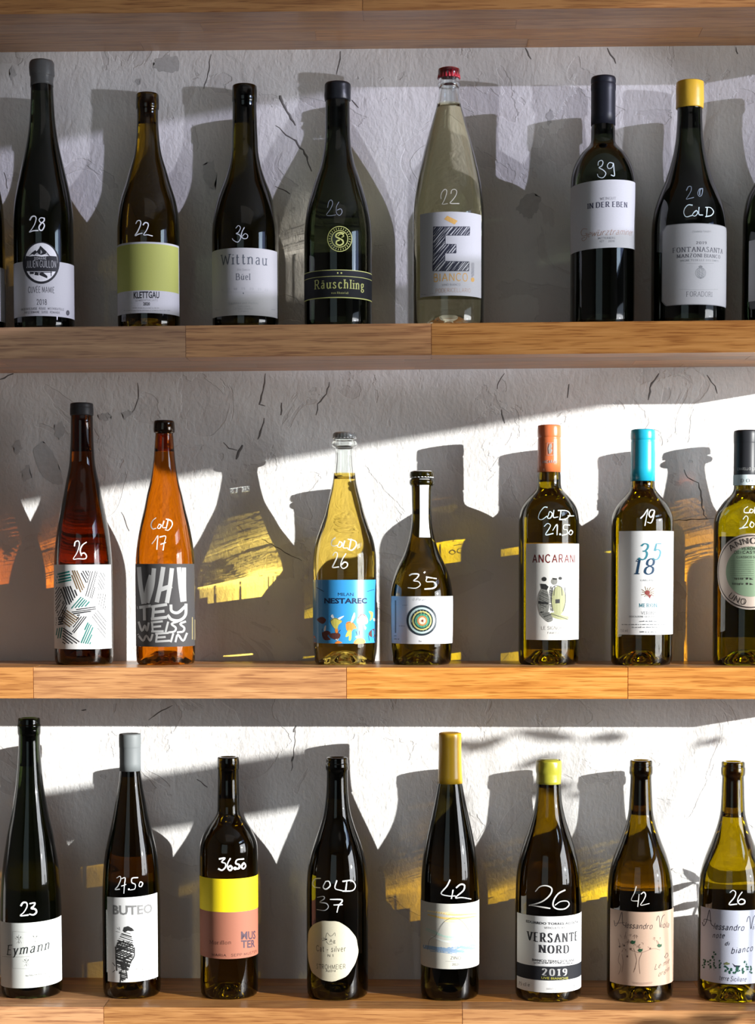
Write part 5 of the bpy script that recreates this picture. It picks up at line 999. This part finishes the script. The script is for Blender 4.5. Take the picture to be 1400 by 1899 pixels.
# ---------------------------------------------------------------- a small potted plant just right of the frame, and an added plant standing in for twigs outside the window
LEAF = flat((0.06, 0.16, 0.04), 0.5)
def leaf(bm, base, d, l, w_, n_=Vector((0, -1, 0.2))):
    d = Vector(d).normalized(); s = d.cross(n_).normalized(); base = Vector(base); up = s.cross(d)
    row = [(0, .05), (.25, .7), (.5, 1), (.75, .7), (1, .02)]
    V = [[bm.verts.new(base + d * l * t + s * w_ * .5 * k * f + up * (0.12 * w_ * abs(k) - .25 * l * t * t)) for k in (-1, 0, 1)] for t, f in row]
    for a, b in zip(V[:-1], V[1:]):
        for j in (0, 1): bm.faces.new((a[j], a[j + 1], b[j + 1], b[j]))
xp = inv(1512, 1850, -0.085).x
pot = thing('potted_plant', 'small potted plant on the lowest shelf just outside the right edge of the photo', 'plant', (xp, -0.085, SZ[3]))
lathe('pot', [(0, 0), (.030, 0), (.033, .004), (.043, .085), (.047, .088), (.047, .105), (.043, .105), (.041, .095), (0, .094)], flat((0.30, 0.13, 0.07), .8), pot, 40)
lathe('soil', [(0.0405, .0945), (0.02, .097), (0, .098)], flat((0.03, 0.02, 0.015), .95), pot, 24)
r = random.Random(3)
for k in range(5):
    a = r.uniform(0, 6.28); b_ = Vector((0.012 * math.cos(a), 0.012 * math.sin(a), .095)); tip = b_ + Vector((r.uniform(-.02, .02), r.uniform(-.015, .015), r.uniform(.03, .075)))
    bm = bmesh.new(); bmesh.ops.create_cone(bm, segments=6, radius1=.0012, radius2=.0008, depth=(tip - b_).length, matrix=Matrix.Translation((b_ + tip) / 2) @ (tip - b_).to_track_quat('Z', 'Y').to_matrix().to_4x4()); bm_obj('stem', bm, LEAF, pot, smooth=True)
    for j in range(3):
        bm = bmesh.new(); leaf(bm, b_.lerp(tip, .5 + .25 * j), (r.uniform(-1, 1), r.uniform(-.8, .8), r.uniform(.1, .8)), r.uniform(.018, .030), r.uniform(.010, .016)); o = bm_obj('leaf', bm, LEAF, pot)
# an added windowsill plant in place of foliage outside; the sun throws its leaves softly onto the wall and the shelf edges
bm = bmesh.new(); box(bm, X1 - 0.22, X1, -1.35, -0.72, ZS - 0.03, ZS, 0.004); o_ = bm_obj('trim_1', bm, PAINT); o_['kind'] = 'structure'
SD = -SUN_DIR; pb = Vector((X1 - 0.11, -1.02, ZS))
wpl = thing('potted_plant', 'leafy plant in a clay pot on the windowsill to the right, outside the photo', 'plant', pb)
lathe('pot', [(0, 0), (.042, 0), (.045, .004), (.058, .09), (.064, .092), (.064, .115), (.059, .115), (.056, .103), (0, .102)], flat((0.30, 0.13, 0.07), .8), wpl, 40)
lathe('soil', [(.0555, .103), (.03, .106), (0, .107)], flat((0.03, 0.02, 0.015), .95), wpl, 24)
for i, (px_, py_, n_, sz_) in enumerate(((1075, 1372, 4, .055), (1040, 1395, 2, .04), (905, 1378, 2, .045), (850, 1400, 2, .05), (930, 1888, 3, .06), (1330, 1292, 2, .04), (820, 1893, 2, .05))):
    p0 = inv(px_, py_, 0); tip = p0 + SD * ((pb.x - p0.x + r.uniform(-.02, .02)) / SD.x) - pb; st = Vector((r.uniform(-.02, .02), r.uniform(-.02, .02), .10))
    mid = st.lerp(tip, .5) + Vector((r.uniform(-.02, .02), 0, 0.02)); pts = [st, mid, tip]; vs = []; fs = []
    q = [(1 - t) ** 2 * st + 2 * t * (1 - t) * mid + t * t * tip for t in [k / 8 for k in range(9)]]
    for k, c0 in enumerate(q):
        rr = .0022 * (1 - .5 * k / 8)
        for j in range(6): vs.append((c0.x + rr * math.cos(j * PI / 3), c0.y + rr * math.sin(j * PI / 3), c0.z))
    for k in range(8):
        for j in range(6): fs.append((k*6 + j, k*6 + (j + 1) % 6, k*6 + 6 + (j + 1) % 6, k*6 + 6 + j))
    py_obj('stem', vs, fs, LEAF, wpl, None, True)
    for j in range(n_):
        bm = bmesh.new(); leaf(bm, q[8 - j % 2], (r.uniform(-.3, .3), r.choice((-1, 1)) * r.uniform(.5, 1), r.uniform(-.5, .5)), sz_ * r.uniform(.8, 1.1), sz_ * .3, Vector((1, -.5, .2))); bm_obj('leaf', bm, LEAF, wpl)
